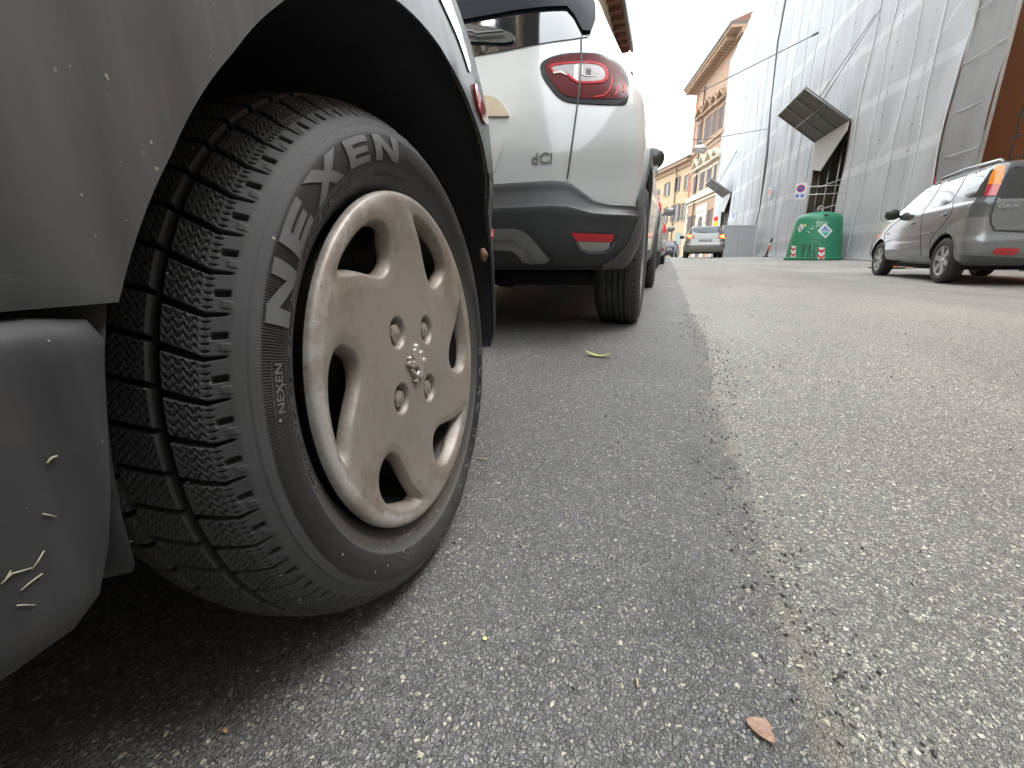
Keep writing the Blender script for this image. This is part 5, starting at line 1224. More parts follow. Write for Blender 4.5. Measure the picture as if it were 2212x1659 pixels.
# unseen houses behind the camera, added for reflections in glass and paint and for shade
bh = thing('house_behind', 'ochre house standing behind the viewer across the street', 'house', Matrix.Translation((10, -22, 0)))
g = G(); g.box((-3.0, -34, 0), (16, -26, 12)); g.make('wall', ocm, bh, smooth=False)
for x in np.arange(-1.5, 15, 3):
    for z in (1.5, 5, 8.5):
        g = G(); g.box((x-.5, -26, z), (x+.5, -25.94, z+1.9)); g.make('window', shut_m, bh, smooth=False)

rn = thing('unseen_roadside_house', 'unseen grey-tan plaster house added on the right behind the viewer', 'house', Matrix.Translation((9, -10, 0)))  # added out of view to darken what the near panels, lamp and tyre reflect
g = G(); g.box((7.6, -28, 0), (16, 4.0, 12.5)); g.make('wall', mat('greytan_render', (.30, .27, .235), .85, var=.15, vs=.8, dirt=.3, dcol=(.2, .17, .14), dscale=.7), rn, smooth=False)
g = G(); g.box((7.0, -28.2, 12.5), (16, 4.2, 12.8)); g.make('eaves', wd, rn, smooth=False)
for y in np.arange(-26, 3, 3.4):
    for z in (1.2, 4.9, 8.6):
        g = G(); g.box((7.52, y-.72, z-.12), (7.6, y+.72, z+2.2)); o = g.make('window', pil, rn, smooth=False); g = G(); g.box((7.49, y-.55, z), (7.52, y+.55, z+2.05)); g.make('pane', GLASS, o, smooth=False)
# ---- white hoarding round the foot of the scaffold
DH = 26
A_, B_ = at_d((1560, 505), DH), at_d((1636, 505), DH*1.0)
hb0 = Vector((A_.x, A_.y, gz(A_.x, A_.y)+.0)); hb1 = Vector((B_.x, B_.y+.35, gz(B_.x, B_.y)))
FH = Facade((hb0.x, hb0.y), ((hb1-hb0).x, (hb1-hb0).y), side=-1); LH = (hb1-hb0).length
if FH.n.y > 0: FH.n = -FH.n
ho = thing('site_hoarding', 'white site hoarding of flat sheets at the foot of the netting', 'hoarding', Matrix.Translation(hb0))
hm = mat('hoarding_sheet', (.44, .455, .47), .6, var=.06, vs=1, dirt=.2, dcol=(.4, .4, .4), dscale=.8); hf = mat('hoarding_frame', (.62, .63, .63), .5)
z0_ = hb0.z-.02
for i in range(2):
    g = G(); FH.box(g, LH*i/2, LH*(i+1)/2-.02, z0_, z0_+1.78, -.03, .0); g.make('sheet', hm, ho, smooth=False)
g = G(); FH.box(g, -.03, LH+.03, z0_+1.78, z0_+1.84, -.05, .03); g.make('top_rail', hf, ho, smooth=False)
for a in (0, LH): g = G(); FH.box(g, a-.03, a+.03, z0_, z0_+1.80, -.05, .03); g.make('post', hf, ho, smooth=False)
G().box((0, 0, 0), (.03, 4.2, 1.78), M=Matrix.Translation((hb0.x, hb0.y, z0_))@Matrix.Rotation(R(-18), 4, 'Z')).make('return_sheet', hm, ho, smooth=False)
# ---- hazard lamp and striped board at its corner
q = at_d((1546, 478), 25.2); q2 = gz(q.x, q.y)
t0 = thing('hazard_lamp', 'red over yellow hazard lamp on a red and white striped board beside the silver car', 'hazard lamp', Matrix.Translation((q.x, q.y, q2)))
g = G(); g.lathe([(0, .14), (.08, .12), (.115, .04), (.115, -.05), (.07, -.13), (0, -.13)], 'z', 20, Matrix.Translation((q.x, q.y, q.z+.14))); g.make('red_lens', emis('hz_red', (.65, .05, .03), .25), t0)
g = G(); g.lathe([(0, .13), (.10, .12), (.115, .04), (.11, -.08), (.07, -.15), (0, -.15)], 'z', 20, Matrix.Translation((q.x, q.y, q.z-.14))); g.make('yellow_lens', emis('hz_yel', (.80, .42, .02), .35), t0)
G().tube([(q.x, q.y+.05, q2), (q.x, q.y+.05, q.z+.1)], .025, 8).make('post', hf, t0)
g = G(); zt_ = q.z-.35; H_ = zt_-q2-.25
bd = G().box((-.12, -.01, q2+.25-q.z), (.12, .01, zt_-q.z), M=Matrix.Translation((q.x, q.y, q.z))).make('board', mat('hz_white', (.62, .6, .6), .5), t0, smooth=False)
for k in range(4):
    zz = q2+.32+k*H_/4; g = G(); g.add([(q.x-.12, q.y-.014, zz), (q.x+.12, q.y-.014, zz+.12), (q.x+.12, q.y-.014, zz+.25), (q.x-.12, q.y-.014, zz+.13)], [(0, 1, 2, 3)]); g.make('stripe', mat('hz_stripe', (.60, .04, .03), .5), bd, smooth=False)
# ================================================ other cars
def car_root(name, label, x, y, yaw, group='cars in the street'):
    z = gz(x, y+.6); a = -yaw
    return thing(name, label, 'car', Matrix.Translation((x, y, z))@Matrix.Rotation(a, 4, 'Z'), group)
def build_car(root, LV, paint, wheels, rad, sub=5, nr=120, ri=.05, tw=.20, wm_=None, spokes=6, hw=.8):
    V, F = car_loft(LV, sub, nr); bo = mk('body', V, F, [paint], root, local=True); fix_normals(bo)
    boolean_cut(bo, [(s0, s1, cy, rad, rad+ri) for cy in wheels for s0, s1 in ((hw-.25, hw+.25), (-hw-.25, -hw+.25))], DARKV)
    bo.data.set_sharp_from_angle(angle=R(38))
    for p in bo.data.polygons: p.use_smooth = True
    bo.data.set_sharp_from_angle(angle=R(38))
    for cy in wheels:
        for s in (1, -1): road_wheel(root, (s*(hw-tw/2-.012), cy, rad), rad, tw, spokes, s, rim_m=wm_, seg=48)
    G().box((-hw+.12, .3, rad*.62), (hw-.12, wheels[1]+.5, rad*.8)).make('underbody', DARKV, root, local=True)
    return bo, bvh_of([bo])
def pp(bv, root, name, pts, off, th, m, parent=None, it=1, step=3, c=None, holes=()):
    L = [c(*p) for p in pts] if c else pts; L = smooth_loop(L, it) if it else L
    return patch(name, L, [[c(*p) for p in h] for h in holes], step, px_ray, bv, off, th, m, parent or root)
# ---- grey compact SUV on the right
sz = car_root('parked_suv', 'grey boxy small SUV with roof rails and orange and red tail lamp, parked by the netting', 4.27, 7.06, R(3.6)); sz['label'] = 'grey boxy small SUV with roof rails, parked nose away by the netting'
sgrey = mat('metallic_grey', (.074, .084, .090), .26, metal=.15, coat=.7, var=.03, vs=2); ssil = mat('silver_paint', (.19, .20, .203), .27, metal=.35, coat=.6, var=.03, vs=2)
SL = [(.24, .12, 3.60, .70, .2, .15, .4, .3), (.30, .05, 3.70, .765, .2, .16, .5, .35), (.40, .0, 3.76, .80, .18, .16, .5, .4), (.54, -.005, 3.77, .803, .18, .16, .5, .4), (.58, .02, 3.76, .800, .18, .16, .5, .4), (.66, .035, 3.72, .800, .18, .15, .5, .4), (.80, .05, 3.60, .797, .18, .14, .5, .4), (.90, .06, 3.42, .790, .18, .14, .5, .4), (.97, .065, 3.05, .782, .18, .13, .5, .35),
      (1.02, .08, 2.88, .765, .17, .12, .4, .3), (1.15, .115, 2.62, .725, .16, .11, .4, .3), (1.28, .15, 2.38, .685, .15, .10, .4, .3), (1.38, .19, 2.15, .645, .14, .10, .4, .3), (1.435, .24, 1.95, .585, .14, .1, .3, .3), (1.46, .36, 1.75, .48, .2, .1, .3, .2), (1.468, .6, 1.5, .3, .2, .1, .2, .2)]
sb, sbv = build_car(sz, SL, sgrey, (.63, 2.99), .300, wm_=mat('hub_silver', (.42, .42, .42), .3, .5), spokes=6, tw=.185)
GL2 = mat('suv_glass', (.02, .025, .025), .05, spec=.5, coat=.25, var=0)
P8 = lambda nm, pts, off, th, m, **k: pp(sbv, sz, nm, pts, off, th, m, c=c8, **k)
# tail end painted lighter silver below the window
P8('side_window', [(566, 748), (600, 692), (700, 575), (790, 490), (860, 440), (928, 420), (880, 510), (745, 712), (640, 745)], .004, .006, GL2)
P8('side_window', [(800, 692), (850, 600), (930, 460), (985, 405), (1080, 368), (1172, 345), (1165, 362), (1090, 500), (1010, 632), (900, 668)], .004, .006, GL2)
P8('quarter_window', [(1142, 556), (1165, 500), (1215, 385), (1260, 325), (1330, 300), (1456, 272), (1400, 430), (1345, 568), (1250, 578), (1180, 588)], .004, .006, GL2)
tl_ = P8('tail_light', [(1462, 268), (1552, 264), (1530, 380), (1490, 480), (1448, 568), (1340, 567), (1372, 470), (1395, 400)], .012, .02, mat('lamp_red2', (.38, .02, .03), .12, coat=.6, var=.2), it=0)
P8('indicator_lens', [(1462, 268), (1550, 266), (1530, 370), (1500, 456), (1380, 452), (1400, 390)], .016, .006, mat('lamp_amber', (.72, .22, .015), .15, coat=.6, var=.25, vs=20), parent=tl_, it=0)
P8('stop_lens', [(1430, 455), (1500, 456), (1448, 566), (1400, 566)], .016, .006, mat('lamp_pink', (.55, .09, .08), .15, coat=.6, var=.2), parent=tl_, it=0)
local_patch(sz, sbv, 'rear_window', [(-.63, 1.0), (.63, 1.0), (.585, 1.2), (.53, 1.36), (-.53, 1.36), (-.585, 1.2)], 'rear', .006, .008, GLASS, .05)
P8('bumper_reflector', [(1420, 1135), (1440, 1098), (1470, 1084), (1690, 1090), (1696, 1110), (1655, 1162), (1430, 1152)], .008, .01, mat('lamp_red2', (0, 0, 0)))
P8('tailgate_gap', strip([(1470, 575), (1435, 660), (1400, 770), (1405, 850), (1440, 912), (1741, 928), (1900, 935)], 7), .002, .002, SEAL, it=0)
P8('silver_tailgate', [(1475, 582), (1900, 600), (1900, 915), (1450, 905), (1418, 850), (1412, 775), (1450, 660)], .006, .010, ssil, it=0, step=5)
P8('silver_bumper', [(930, 960), (1000, 860), (1100, 800), (1200, 778), (1385, 775), (1395, 850), (1430, 925), (1900, 945), (1900, 1180), (1100, 1145), (1060, 1080), (1035, 990), (980, 935)], .004, .006, ssil, it=0, step=5)
P8('bumper_ridge', strip([(1110, 1148), (1300, 1158), (1500, 1168), (1741, 1180), (1900, 1185)], 14), .008, .008, ssil, it=0)
P8('side_moulding', strip([(350, 1025), (400, 1000), (600, 965), (780, 935), (810, 940)], 18), .010, .012, ssil, it=0)
P8('waist_trim', strip([(345, 1030), (330, 1185), (560, 1182), (775, 1180)], 8), .004, .004, ssil, it=0)
P8('door_gap', strip([(745, 715), (715, 770), (700, 960), (705, 1180)], 4), .002, .002, SEAL, it=0)
P8('door_gap', strip([(585, 740), (420, 860), (345, 940), (330, 1050)], 4), .002, .002, SEAL, it=0)
P8('door_gap', strip([(1035, 610), (1010, 740), (930, 850), (860, 920), (800, 1000), (790, 1170)], 4), .002, .002, SEAL, it=0)
P8('door_handle', [(592, 850), (610, 830), (640, 822), (640, 838), (612, 858)], .02, .02, ssil, it=0); P8('door_handle', [(895, 772), (920, 745), (962, 728), (962, 750), (930, 772)], .02, .02, ssil, it=0)
P8('fuel_flap', strip([(1150, 700), (1185, 680), (1180, 650), (1140, 652)], 5), .003, .003, ssil, it=0)
P8('side_repeater', [(352, 952), (365, 938), (380, 942), (372, 958)], .008, .01, mat('lamp_clear', (0, 0, 0)), it=0)
for s in (-1, 1):
    g = G(); g.tube([(s*.56, .28, 1.425), (s*.555, .36, 1.47), (s*.55, 1.1, 1.495), (s*.55, 1.75, 1.475), (s*.56, 1.92, 1.40)], [.03, .025, .022, .022, .02], 8); g.make('roof_rail', ssil if s < 0 else ssil, sz, local=True)
    if s > 0: local_patch(sz, sbv, 'side_window', [(.35, 1.0), (2.7, 1.0), (2.2, 1.3), (.45, 1.34)], 'side', .004, .006, GLASS, .08)
v, f = text_mesh('GRX', .085, bold=.002); hh = sbv.ray_cast(CP, ray(c8(1575, 668)).normalized())
if hh[0]:
    Mz = root_M(sz).to_3x3(); ax = Mz@Vector((1, 0, 0)); ay = Vector((0, 0, 1)); nn = ax.cross(ay); nn = nn if nn.y < 0 else -nn
    mk('badge', [hh[0]+ax*(q[0]*1.1)+ay*(q[1]*.6)+nn*.022 for q in v], [tuple(q) for q in f], mat('badge_bright', (.6, .6, .6), .25, .5), sz, smooth=False)
def pod(root, name, c_, r_, m, stalk=None):
    g = G(); bm = bmesh.new(); bmesh.ops.create_icosphere(bm, subdivisions=3, radius=1)
    for v_ in bm.verts: 
        t_v = Vector([abs(k)**.8*(1 if k > 0 else -1) for k in v_.co]); v_.co = Vector((t_v.x*r_[0], t_v.y*r_[1]*(.45 if t_v.y < 0 else 1), t_v.z*r_[2]))
    bm.transform(Matrix.Translation(c_)); g.bm(bm)
    if stalk: g.tube([c_, stalk], .025, 8)
    return g.make(name, m, root, local=True)
MB_ = mat('mirror_black', (0, 0, 0))
pod(sz, 'door_mirror', (-.88, 2.42, 1.02), (.10, .07, .085), MB_, (-.74, 2.45, .98)); pod(sz, 'door_mirror', (.88, 2.42, 1.02), (.10, .07, .085), MB_, (.74, 2.45, .98))
G().lathe([(0, -.25), (.10, -.24), (.12, -.2), (.12, .2), (.10, .24), (0, .25)], 'x', 20, Matrix.Translation((.2, .38, .27))).make('silencer', mat('sooty_metal', (0, 0, 0)), sz, local=True)
plate(sz, 'p', 'DG318RM', .0, .02, .72)
# ---- silver people carrier driving away, brake lamps lit
mv = car_root('driving_estate', 'silver estate car driving away in the middle of the street with lit brake lamps', 1.71, 24.0, R(.5))
msil = mat('estate_silver', (.22, .215, .20), .26, metal=.45, coat=.6, var=.03, vs=2)
ML = [(.26, .14, 4.2, .78, .3, .2, .4, .3), (.34, .05, 4.35, .86, .3, .2, .5, .35), (.48, .0, 4.42, .905, .3, .2, .5, .4), (.62, .0, 4.42, .905, .3, .2, .5, .4), (.68, .05, 4.42, .895, .3, .2, .5, .4), (.80, .08, 4.35, .89, .3, .2, .5, .4), (.92, .12, 4.1, .875, .3, .2, .5, .4), (1.0, .15, 3.6, .85, .3, .2, .5, .4), (1.10, .20, 3.3, .81, .3, .2, .5, .35), (1.22, .27, 3.0, .765, .28, .18, .4, .3), (1.35, .36, 2.7, .71, .26, .16, .4, .3), (1.44, .44, 2.4, .65, .25, .15, .3, .3), (1.49, .55, 2.1, .55, .25, .15, .3, .2), (1.505, .9, 1.8, .35, .2, .1, .2, .2)]
mb, mbv = build_car(mv, ML, msil, (.75, 3.35), .33, spokes=5, hw=.895, tw=.21)
PM = lambda nm, pts, off, th, m, **k: pp(mbv, mv, nm, pts, off, th, m, c=cM, step=1.2, **k)
PM('rear_window', [(722, 520), (800, 500), (980, 488), (1150, 492), (1270, 515), (1292, 600), (1285, 640), (1180, 650), (1000, 652), (800, 642), (715, 628), (708, 570)], .006, .01, mat('estate_glass', (.05, .065, .075), .05, coat=.4, var=.3, vs=2))
PM('wiper', [(840, 640), (920, 624), (1015, 630), (1015, 645)], .02, .012, MB_, it=0)
lampE = mat('lamp_dull_red', (.28, .05, .045), .2, coat=.5, var=.3, vs=9); lit = emis('lamp_lit', (1.0, .10, .02), 1.4); hot = emis('lamp_hot', (1.0, .35, .08), 2.6)
l1 = PM('tail_light', [(590, 690), (640, 675), (700, 690), (755, 745), (740, 765), (620, 772), (590, 760)], .012, .02, lampE, it=0)
PM('brake_lamp', [(596, 690), (640, 680), (690, 700), (700, 745), (660, 765), (600, 762)], .018, .01, lit, parent=l1, it=0); PM('brake_bulb', [(615, 705), (655, 700), (662, 735), (620, 742)], .022, .006, hot, parent=l1, it=0)
l2 = PM('tail_light', [(1415, 690), (1350, 672), (1290, 690), (1238, 748), (1255, 768), (1390, 778)], .012, .02, lampE, it=0)
PM('brake_lamp', [(1405, 692), (1350, 680), (1300, 705), (1295, 745), (1330, 768), (1395, 772)], .018, .01, lit, parent=l2, it=0); PM('brake_bulb', [(1380, 705), (1340, 700), (1330, 735), (1375, 745)], .022, .006, hot, parent=l2, it=0)
PM('plate_surround', [(845, 745), (1130, 742), (1150, 752), (1140, 835), (855, 838), (835, 755)], .006, .008, ssil, it=0)
plate(mv, 'p', 'DP507LT', 0, .045, .82)
PM('bumper_ridge', strip([(600, 870), (760, 868), (1000, 876), (1240, 868), (1370, 862)], 30), .012, .012, mat('estate_ridge', (.36, .35, .33), .3, .3, coat=.5), it=0)
for s in (-1, 1):
    local_patch(mv, mbv, 'side_window', [(.55, 1.12), (.7, 1.32), (2.4, 1.36), (3.1, 1.08)], 'side' if s > 0 else 'left', .004, .006, GLASS, .1)
    pod(mv, 'door_mirror', (s*1.02, 2.75, 1.08), (.12, .08, .09), MB_, (s*.85, 2.8, 1.03))
# ---- two silver cars parked ahead of the crossover
def hatch_lv(L, W, H, hh_):
    b = H/1.5; w_ = W/2
    return [(.22*b, .12, L-.2, w_-.09, .3, .2, .4, .3), (.30*b, .04, L-.05, w_-.03, .3, .2, .5, .35), (.45*b, .0, L, w_, .3, .2, .5, .4), (.58*b, .01, L, w_, .3, .2, .5, .4), (.64*b, .05, L-.02, w_-.005, .3, .2, .5, .4), (.80*b, .07, L-.15, w_-.01, .3, .2, .5, .4), (.90*b, .10, L-.5, w_-.025, .3, .2, .5, .4), (.97*b, .14, hh_, w_-.05, .3, .2, .4, .3), (1.10*b, .22, hh_-.3, w_-.10, .28, .18, .4, .3), (1.28*b, .34, hh_-.7, w_-.19, .25, .16, .4, .3), (1.40*b, .44, hh_-1.1, w_-.27, .24, .15, .3, .3), (1.46*b, .55, hh_-1.5, w_-.36, .24, .15, .3, .2), (1.48*b, .9, hh_-1.8, w_-.5, .2, .1, .2, .2)]
def add_std(root, bv, b, w_, L, plate_txt, lampm, mirror=True):
    for s, ax_ in ((1, 'side'), (-1, 'left')):
        local_patch(root, bv, 'side_window', [(.6, 1.02*b), (.75, 1.25*b), (1.4, 1.34*b), (2.2, 1.30*b), (2.75, 1.04*b), (1.6, 1.0*b)], ax_, .004, .006, GLASS, .08, it=1)
        if mirror: pod(root, 'door_mirror', (s*(w_+.10), 2.6, 1.03*b), (.11, .08, .08), MB_ if s < 0 else ssil, (s*(w_-.05), 2.65, .98*b))
        o = local_patch(root, bv, 'tail_light', [(s*(w_-.20), .84*b), (s*(w_-.03), .80*b), (s*(w_-.06), 1.06*b), (s*(w_-.14), 1.12*b)], 'rear', .02, .03, lampm, .03, it=1)
        local_patch(root, bv, 'reflector', [(s*(w_-.42), .36*b), (s*(w_-.06), .36*b), (s*(w_-.06), .42*b), (s*(w_-.42), .42*b)], 'rear', .006, .008, mat('reflector_red', (0, 0, 0)), .04)
    local_patch(root, bv, 'rear_window', [(-w_+.22, 1.06*b), (w_-.22, 1.06*b), (w_-.30, 1.32*b), (-w_+.30, 1.32*b)], 'rear', .004, .006, GLASS, .06)
    plate(root, 'p', plate_txt, 0, .045*b, .74*b)
lamp3 = mat('lamp_red3', (.5, .02, .025), .15, coat=.6, var=.2, vs=20)
w3 = at_y((1422, 577), 8.55); c3_ = car_root('parked_silver_car', 'tall silver car with red tail lamp parked just ahead of the white crossover', w3.x-.87, 8.55-.70, 0); c3_['label'] = 'tall silver car with narrow red tail lamp, parked next ahead of the white crossover'
b3, bv3 = build_car(c3_, hatch_lv(4.2, 1.76, 1.62, 3.0), mat('silver_light', (.38, .39, .39), .25, metal=.05, coat=.7, var=.03), (.72, 3.3), .325, spokes=5, hw=.87)
add_std(c3_, bv3, 1.08, .88, 4.2, 'EB224NW', lamp3)
w4 = at_y((1436, 570), 13.6); c4_ = car_root('parked_silver_car', 'low silver car parked in the row beyond the tall silver one', w4.x-.86, 13.6-.7, 0)
b4, bv4 = build_car(c4_, hatch_lv(4.0, 1.72, 1.50, 2.9), mat('silver_light', (0, 0, 0)), (.70, 3.2), .31, spokes=7, hw=.85)
add_std(c4_, bv4, 1.0, .86, 4.0, 'CW890AF', lamp3)
# far dark car and bicycle by the bend
q = at_d((1447, 560), 40); c5_ = car_root('distant_dark_car', 'small dark car far off, left of the silver estate car', q.x-.1, q.y, R(-8))
b5, bv5 = build_car(c5_, hatch_lv(3.9, 1.7, 1.48, 2.9), mat('dark_blue_paint', (.02, .025, .035), .2, coat=.6), (.7, 3.1), .31, spokes=5, hw=.84)
add_std(c5_, bv5, 1.0, .85, 3.9, 'BR115VS', lamp3)
for r_ in (c3_, c4_): pass
q = at_d((1462, 562), 33); zq_ = gz(q.x, q.y)
bk = thing('parked_bicycle', 'bicycle leaning at the roadside left of the silver estate car', 'bicycle', Matrix.Translation((q.x, q.y, zq_))@Matrix.Rotation(R(12), 4, 'Z'))
fm = mat('bike_frame', (.5, .5, .5), .35, .5)
for y in (0, 1.05):
    g = G(); g.lathe([(.325, -.018), (.345, 0), (.325, .018), (.31, 0), (.325, -.018)], 'x', 32, Matrix.Translation((0, y, .345))); wo = g.make('wheel', TY, bk, local=True)
    g = G(); 
    for k in range(10): a = k*math.pi/5; g.tube([(0, y, .345), (0, y+.31*math.cos(a), .345+.31*math.sin(a))], .003, 4)
    g.lathe([(0, -.04), (.02, -.03), (.02, .03), (0, .04)], 'x', 8, Matrix.Translation((0, y, .345))); g.make('spokes', fm, wo, local=True)
g = G()
for L in ([(0, 0, .345), (0, .42, .32), (0, .28, .82), (0, 0, .345)], [(0, .42, .32), (0, .88, .78), (0, .30, .76)], [(0, 1.05, .345), (0, .90, .72), (0, .86, .95)]): g.tube(L, .02, 6)
g.make('frame', fm, bk, local=True); G().tube([(-.26, .74, 1.02), (-.2, .88, 1.0), (.2, .88, 1.0), (.26, .74, 1.02)], .016, 6).make('handlebar', fm, bk, local=True)
G().box((-.07, .14, .84), (.07, .40, .90), bev=.02).make('saddle', MB_, bk, local=True)

# ---- green glass-recycling bell
bq = (4.92, 19.0-.15, .0); bz = gz(bq[0], bq[1])-.01
bn = thing('recycling_bell', 'green bell-shaped glass recycling bin with graffiti and chevron stickers', 'recycling bin', Matrix.Translation((bq[0], bq[1], bz)))
gm = mat('bin_green', (.026, .205, .110), .42, var=.14, vs=2.5, dirt=.35, dcol=(.03, .12, .07), dscale=2.5)
g = G().lathe([(.0, .02), (.86, .02), (.885, .05), (.885, .10), (.835, .12), (.825, .18), (.80, .45), (.765, .80), (.725, 1.10), (.695, 1.32), (.67, 1.42), (.61, 1.50), (.50, 1.555), (.36, 1.58), (.30, 1.60), (.0, 1.61)], 'z', 64)
bb_ = g.make('shell', gm, bn, local=True, angle=35); bbv = bvh_of([bb_])
G().lathe([(.83, .0), (.86, .0), (.86, .03), (.83, .03)], 'z', 48).make('base_ring', mat('bin_base', (.03, .06, .04), .8), bn, local=True)
g = G(); V_ = [(.085*math.cos(a), 0, 1.70+.10*math.sin(a)) for a in np.linspace(0, 6.283, 20)]; g.tube(V_, .014, 8); g.make('lifting_ring', mat('galvanised', (.5, .5, .48), .4, .6), bn, local=True)
PBn = lambda nm, pts, off, th, m, **k: pp(bbv, bn, nm, pts, off, th, m, c=c7, step=1.6, **k)
PBn('bottle_slot', [(503, 1134), (520, 1126), (548, 1133), (545, 1143), (515, 1146)], .01, .02, MB_)
wst = mat('sticker_white', (.66, .67, .64), .5, var=.08); red_s = mat('sticker_red', (.52, .035, .03), .45); blu = mat('sticker_blue', (.10, .20, .45), .5); teal = mat('sticker_teal', (.05, .38, .33), .5)
d1 = PBn('diamond_sticker', [(455, 1262), (515, 1203), (577, 1262), (518, 1324)], .004, .004, wst, it=0)
PBn('sticker_print', [(478, 1262), (516, 1222), (555, 1262), (552, 1266), (480, 1266)], .009, .002, blu, parent=d1, it=0, holes=[[(492, 1252), (540, 1252), (540, 1258), (492, 1258)]])
PBn('sticker_print', [(485, 1274), (550, 1274), (518, 1308)], .009, .002, teal, parent=d1, it=0)
d2 = PBn('diamond_sticker', [(293, 1245), (322, 1203), (340, 1235), (310, 1278)], .004, .004, wst, it=0)
PBn('sticker_print', strip([(305, 1250), (318, 1225), (328, 1238), (312, 1262)], 7), .009, .002, mat('ink_black', (.02, .02, .02), .6), parent=d2, it=0)
PBn('small_label', [(340, 1208), (363, 1210), (362, 1228), (338, 1226)], .004, .003, mat('label_yellow', (.5, .5, .2), .5), it=0)
for (x0, x1, y0, y1) in ((235, 280, 1385, 1478), (452, 516, 1398, 1498)):
    d_ = PBn('chevron_sticker', [(x0+8, y0), (x1, y0+2), (x1-6, y1), (x0, y1-2)], .004, .003, wst, it=0)
    xm = (x0+x1)/2; hh_ = (y1-y0)/4
    for k in range(2):
        yy = y0+6+k*hh_*2; PBn('chevron', [(x0+8-3*k, yy), (xm, yy+hh_*.8), (x1-2-3*k, yy), (x1-3-3*k, yy+hh_*.85), (xm, yy+hh_*1.65), (x0+6-3*k, yy+hh_*.85)], .009, .002, red_s, parent=d_, it=0)
ink = mat('ink_black', (0, 0, 0)); wi = mat('ink_white', (.62, .66, .62), .6)
for L in ([(322, 1405), (330, 1382), (352, 1376), (366, 1385), (360, 1410), (340, 1425), (322, 1428)], [(345, 1378), (336, 1440), (330, 1492)], [(388, 1372), (378, 1430), (372, 1482)], [(398, 1366), (392, 1430), (388, 1484), (418, 1480), (426, 1450), (400, 1425)], [(432, 1370), (428, 1440), (430, 1484), (452, 1474), (460, 1420), (452, 1372), (436, 1368)], [(318, 1470), (330, 1466), (338, 1480)]):
    PBn('graffiti', strip(L, 7), .0045, .002, ink, it=0)
for L in ([(440, 1195), (452, 1182), (450, 1232)], [(458, 1200), (470, 1184), (482, 1196), (462, 1226), (486, 1226)], [(500, 1186), (490, 1210), (498, 1226), (508, 1212), (494, 1206)], [(520, 1188), (512, 1206), (522, 1224), (534, 1204), (520, 1188)], [(372, 1262), (392, 1280)], [(385, 1240), (420, 1250), (412, 1222)]):
    PBn('graffiti', strip(L, 4), .0045, .002, wi, it=0)
for L in ([(418, 1172), (440, 1165), (430, 1185)], [(470, 1168), (560, 1162), (575, 1172)], [(415, 1285), (420, 1260), (432, 1290), (440, 1262), (452, 1300)], [(358, 1330), (372, 1315), (368, 1350)], [(400, 1335), (440, 1325), (480, 1350), (512, 1360)], [(610, 1270), (618, 1245), (628, 1285)]):
    PBn('graffiti', strip(L, 3.5), .0045, .002, mat('ink_faded', (.02, .10, .06), .6), it=0)
# ---- no parking sign on two brackets
S0 = at_d(c7(315, 940), 15.0); sn = thing('no_parking_sign', 'no parking sign with two blue symbols on brackets beside the dark gateway', 'road sign', Matrix.Translation(S0)@Matrix.Rotation(R(-3), 4, 'Z')@Matrix.Rotation(R(0), 4, 'Y'))
bdm = mat('sign_white', (.64, .66, .68), .4, var=.02)
g = G().box((-.165, 0, -.25), (.165, .02, .25), bev=.008); bo_ = g.make('board', bdm, sn, local=True, smooth=False)
def disc(r0, r1, y, m, nm, par, cx=0, cz=.09, n=40): return G().lathe([(r0, y), (r1, y), (r1, y-.003), (r0, y-.003), (r0, y)], 'y', n, Matrix.Translation((cx, 0, cz))).make(nm, m, par, local=True, smooth=False)
sbl = mat('sign_blue', (.03, .10, .42), .4); srd = mat('sign_red', (.55, .04, .05), .4)
disc(0, .125, -.001, srd, 'sign_ring', bo_); disc(0, .098, -.005, sbl, 'sign_disc', bo_)
G().box((-.098, -.013, -.014), (.098, -.009, .014), M=Matrix.Translation((0, 0, .09))@Matrix.Rotation(R(45), 4, 'Y')).make('sign_bar', srd, bo_, local=True, smooth=False)
for sx in (-1, 1):
    G().box((sx*.075-.05, -.006, -.19), (sx*.075+.05, -.001, -.09)).make('symbol_plate', sbl, bo_, local=True, smooth=False)
for k in range(2):
    G().tube([(-.11+k*.02, -.008, -.115), (-.06, -.008, -.13), (-.075, -.008, -.165)], .006, 5).make('symbol', bdm, bo_, local=True) if k == 0 else G().tube([(.06, -.008, -.105), (.075, -.008, -.135), (.10, -.008, -.14), (.105, -.008, -.17)], .007, 5).make('symbol', bdm, bo_, local=True)
for z in (.13, -.12):
    a, zz = FA.px(c7(398, 910 if z > 0 else 968)); e = root_M(sn).inverted()@FA.pt(a, zz, -.02); G().tube([(.16, .02, z), (e.x, .05, z)], .014, 6).make('bracket', mat('galvanised', (0, 0, 0)), sn, local=True)
a, zz = FA.px(c7(398, 940)); G().tube([FA.pt(a-.0, gz(5.8, 19), .03), FA.pt(a, 5.0, .03)], .03, 8).make('post', tub, sn)
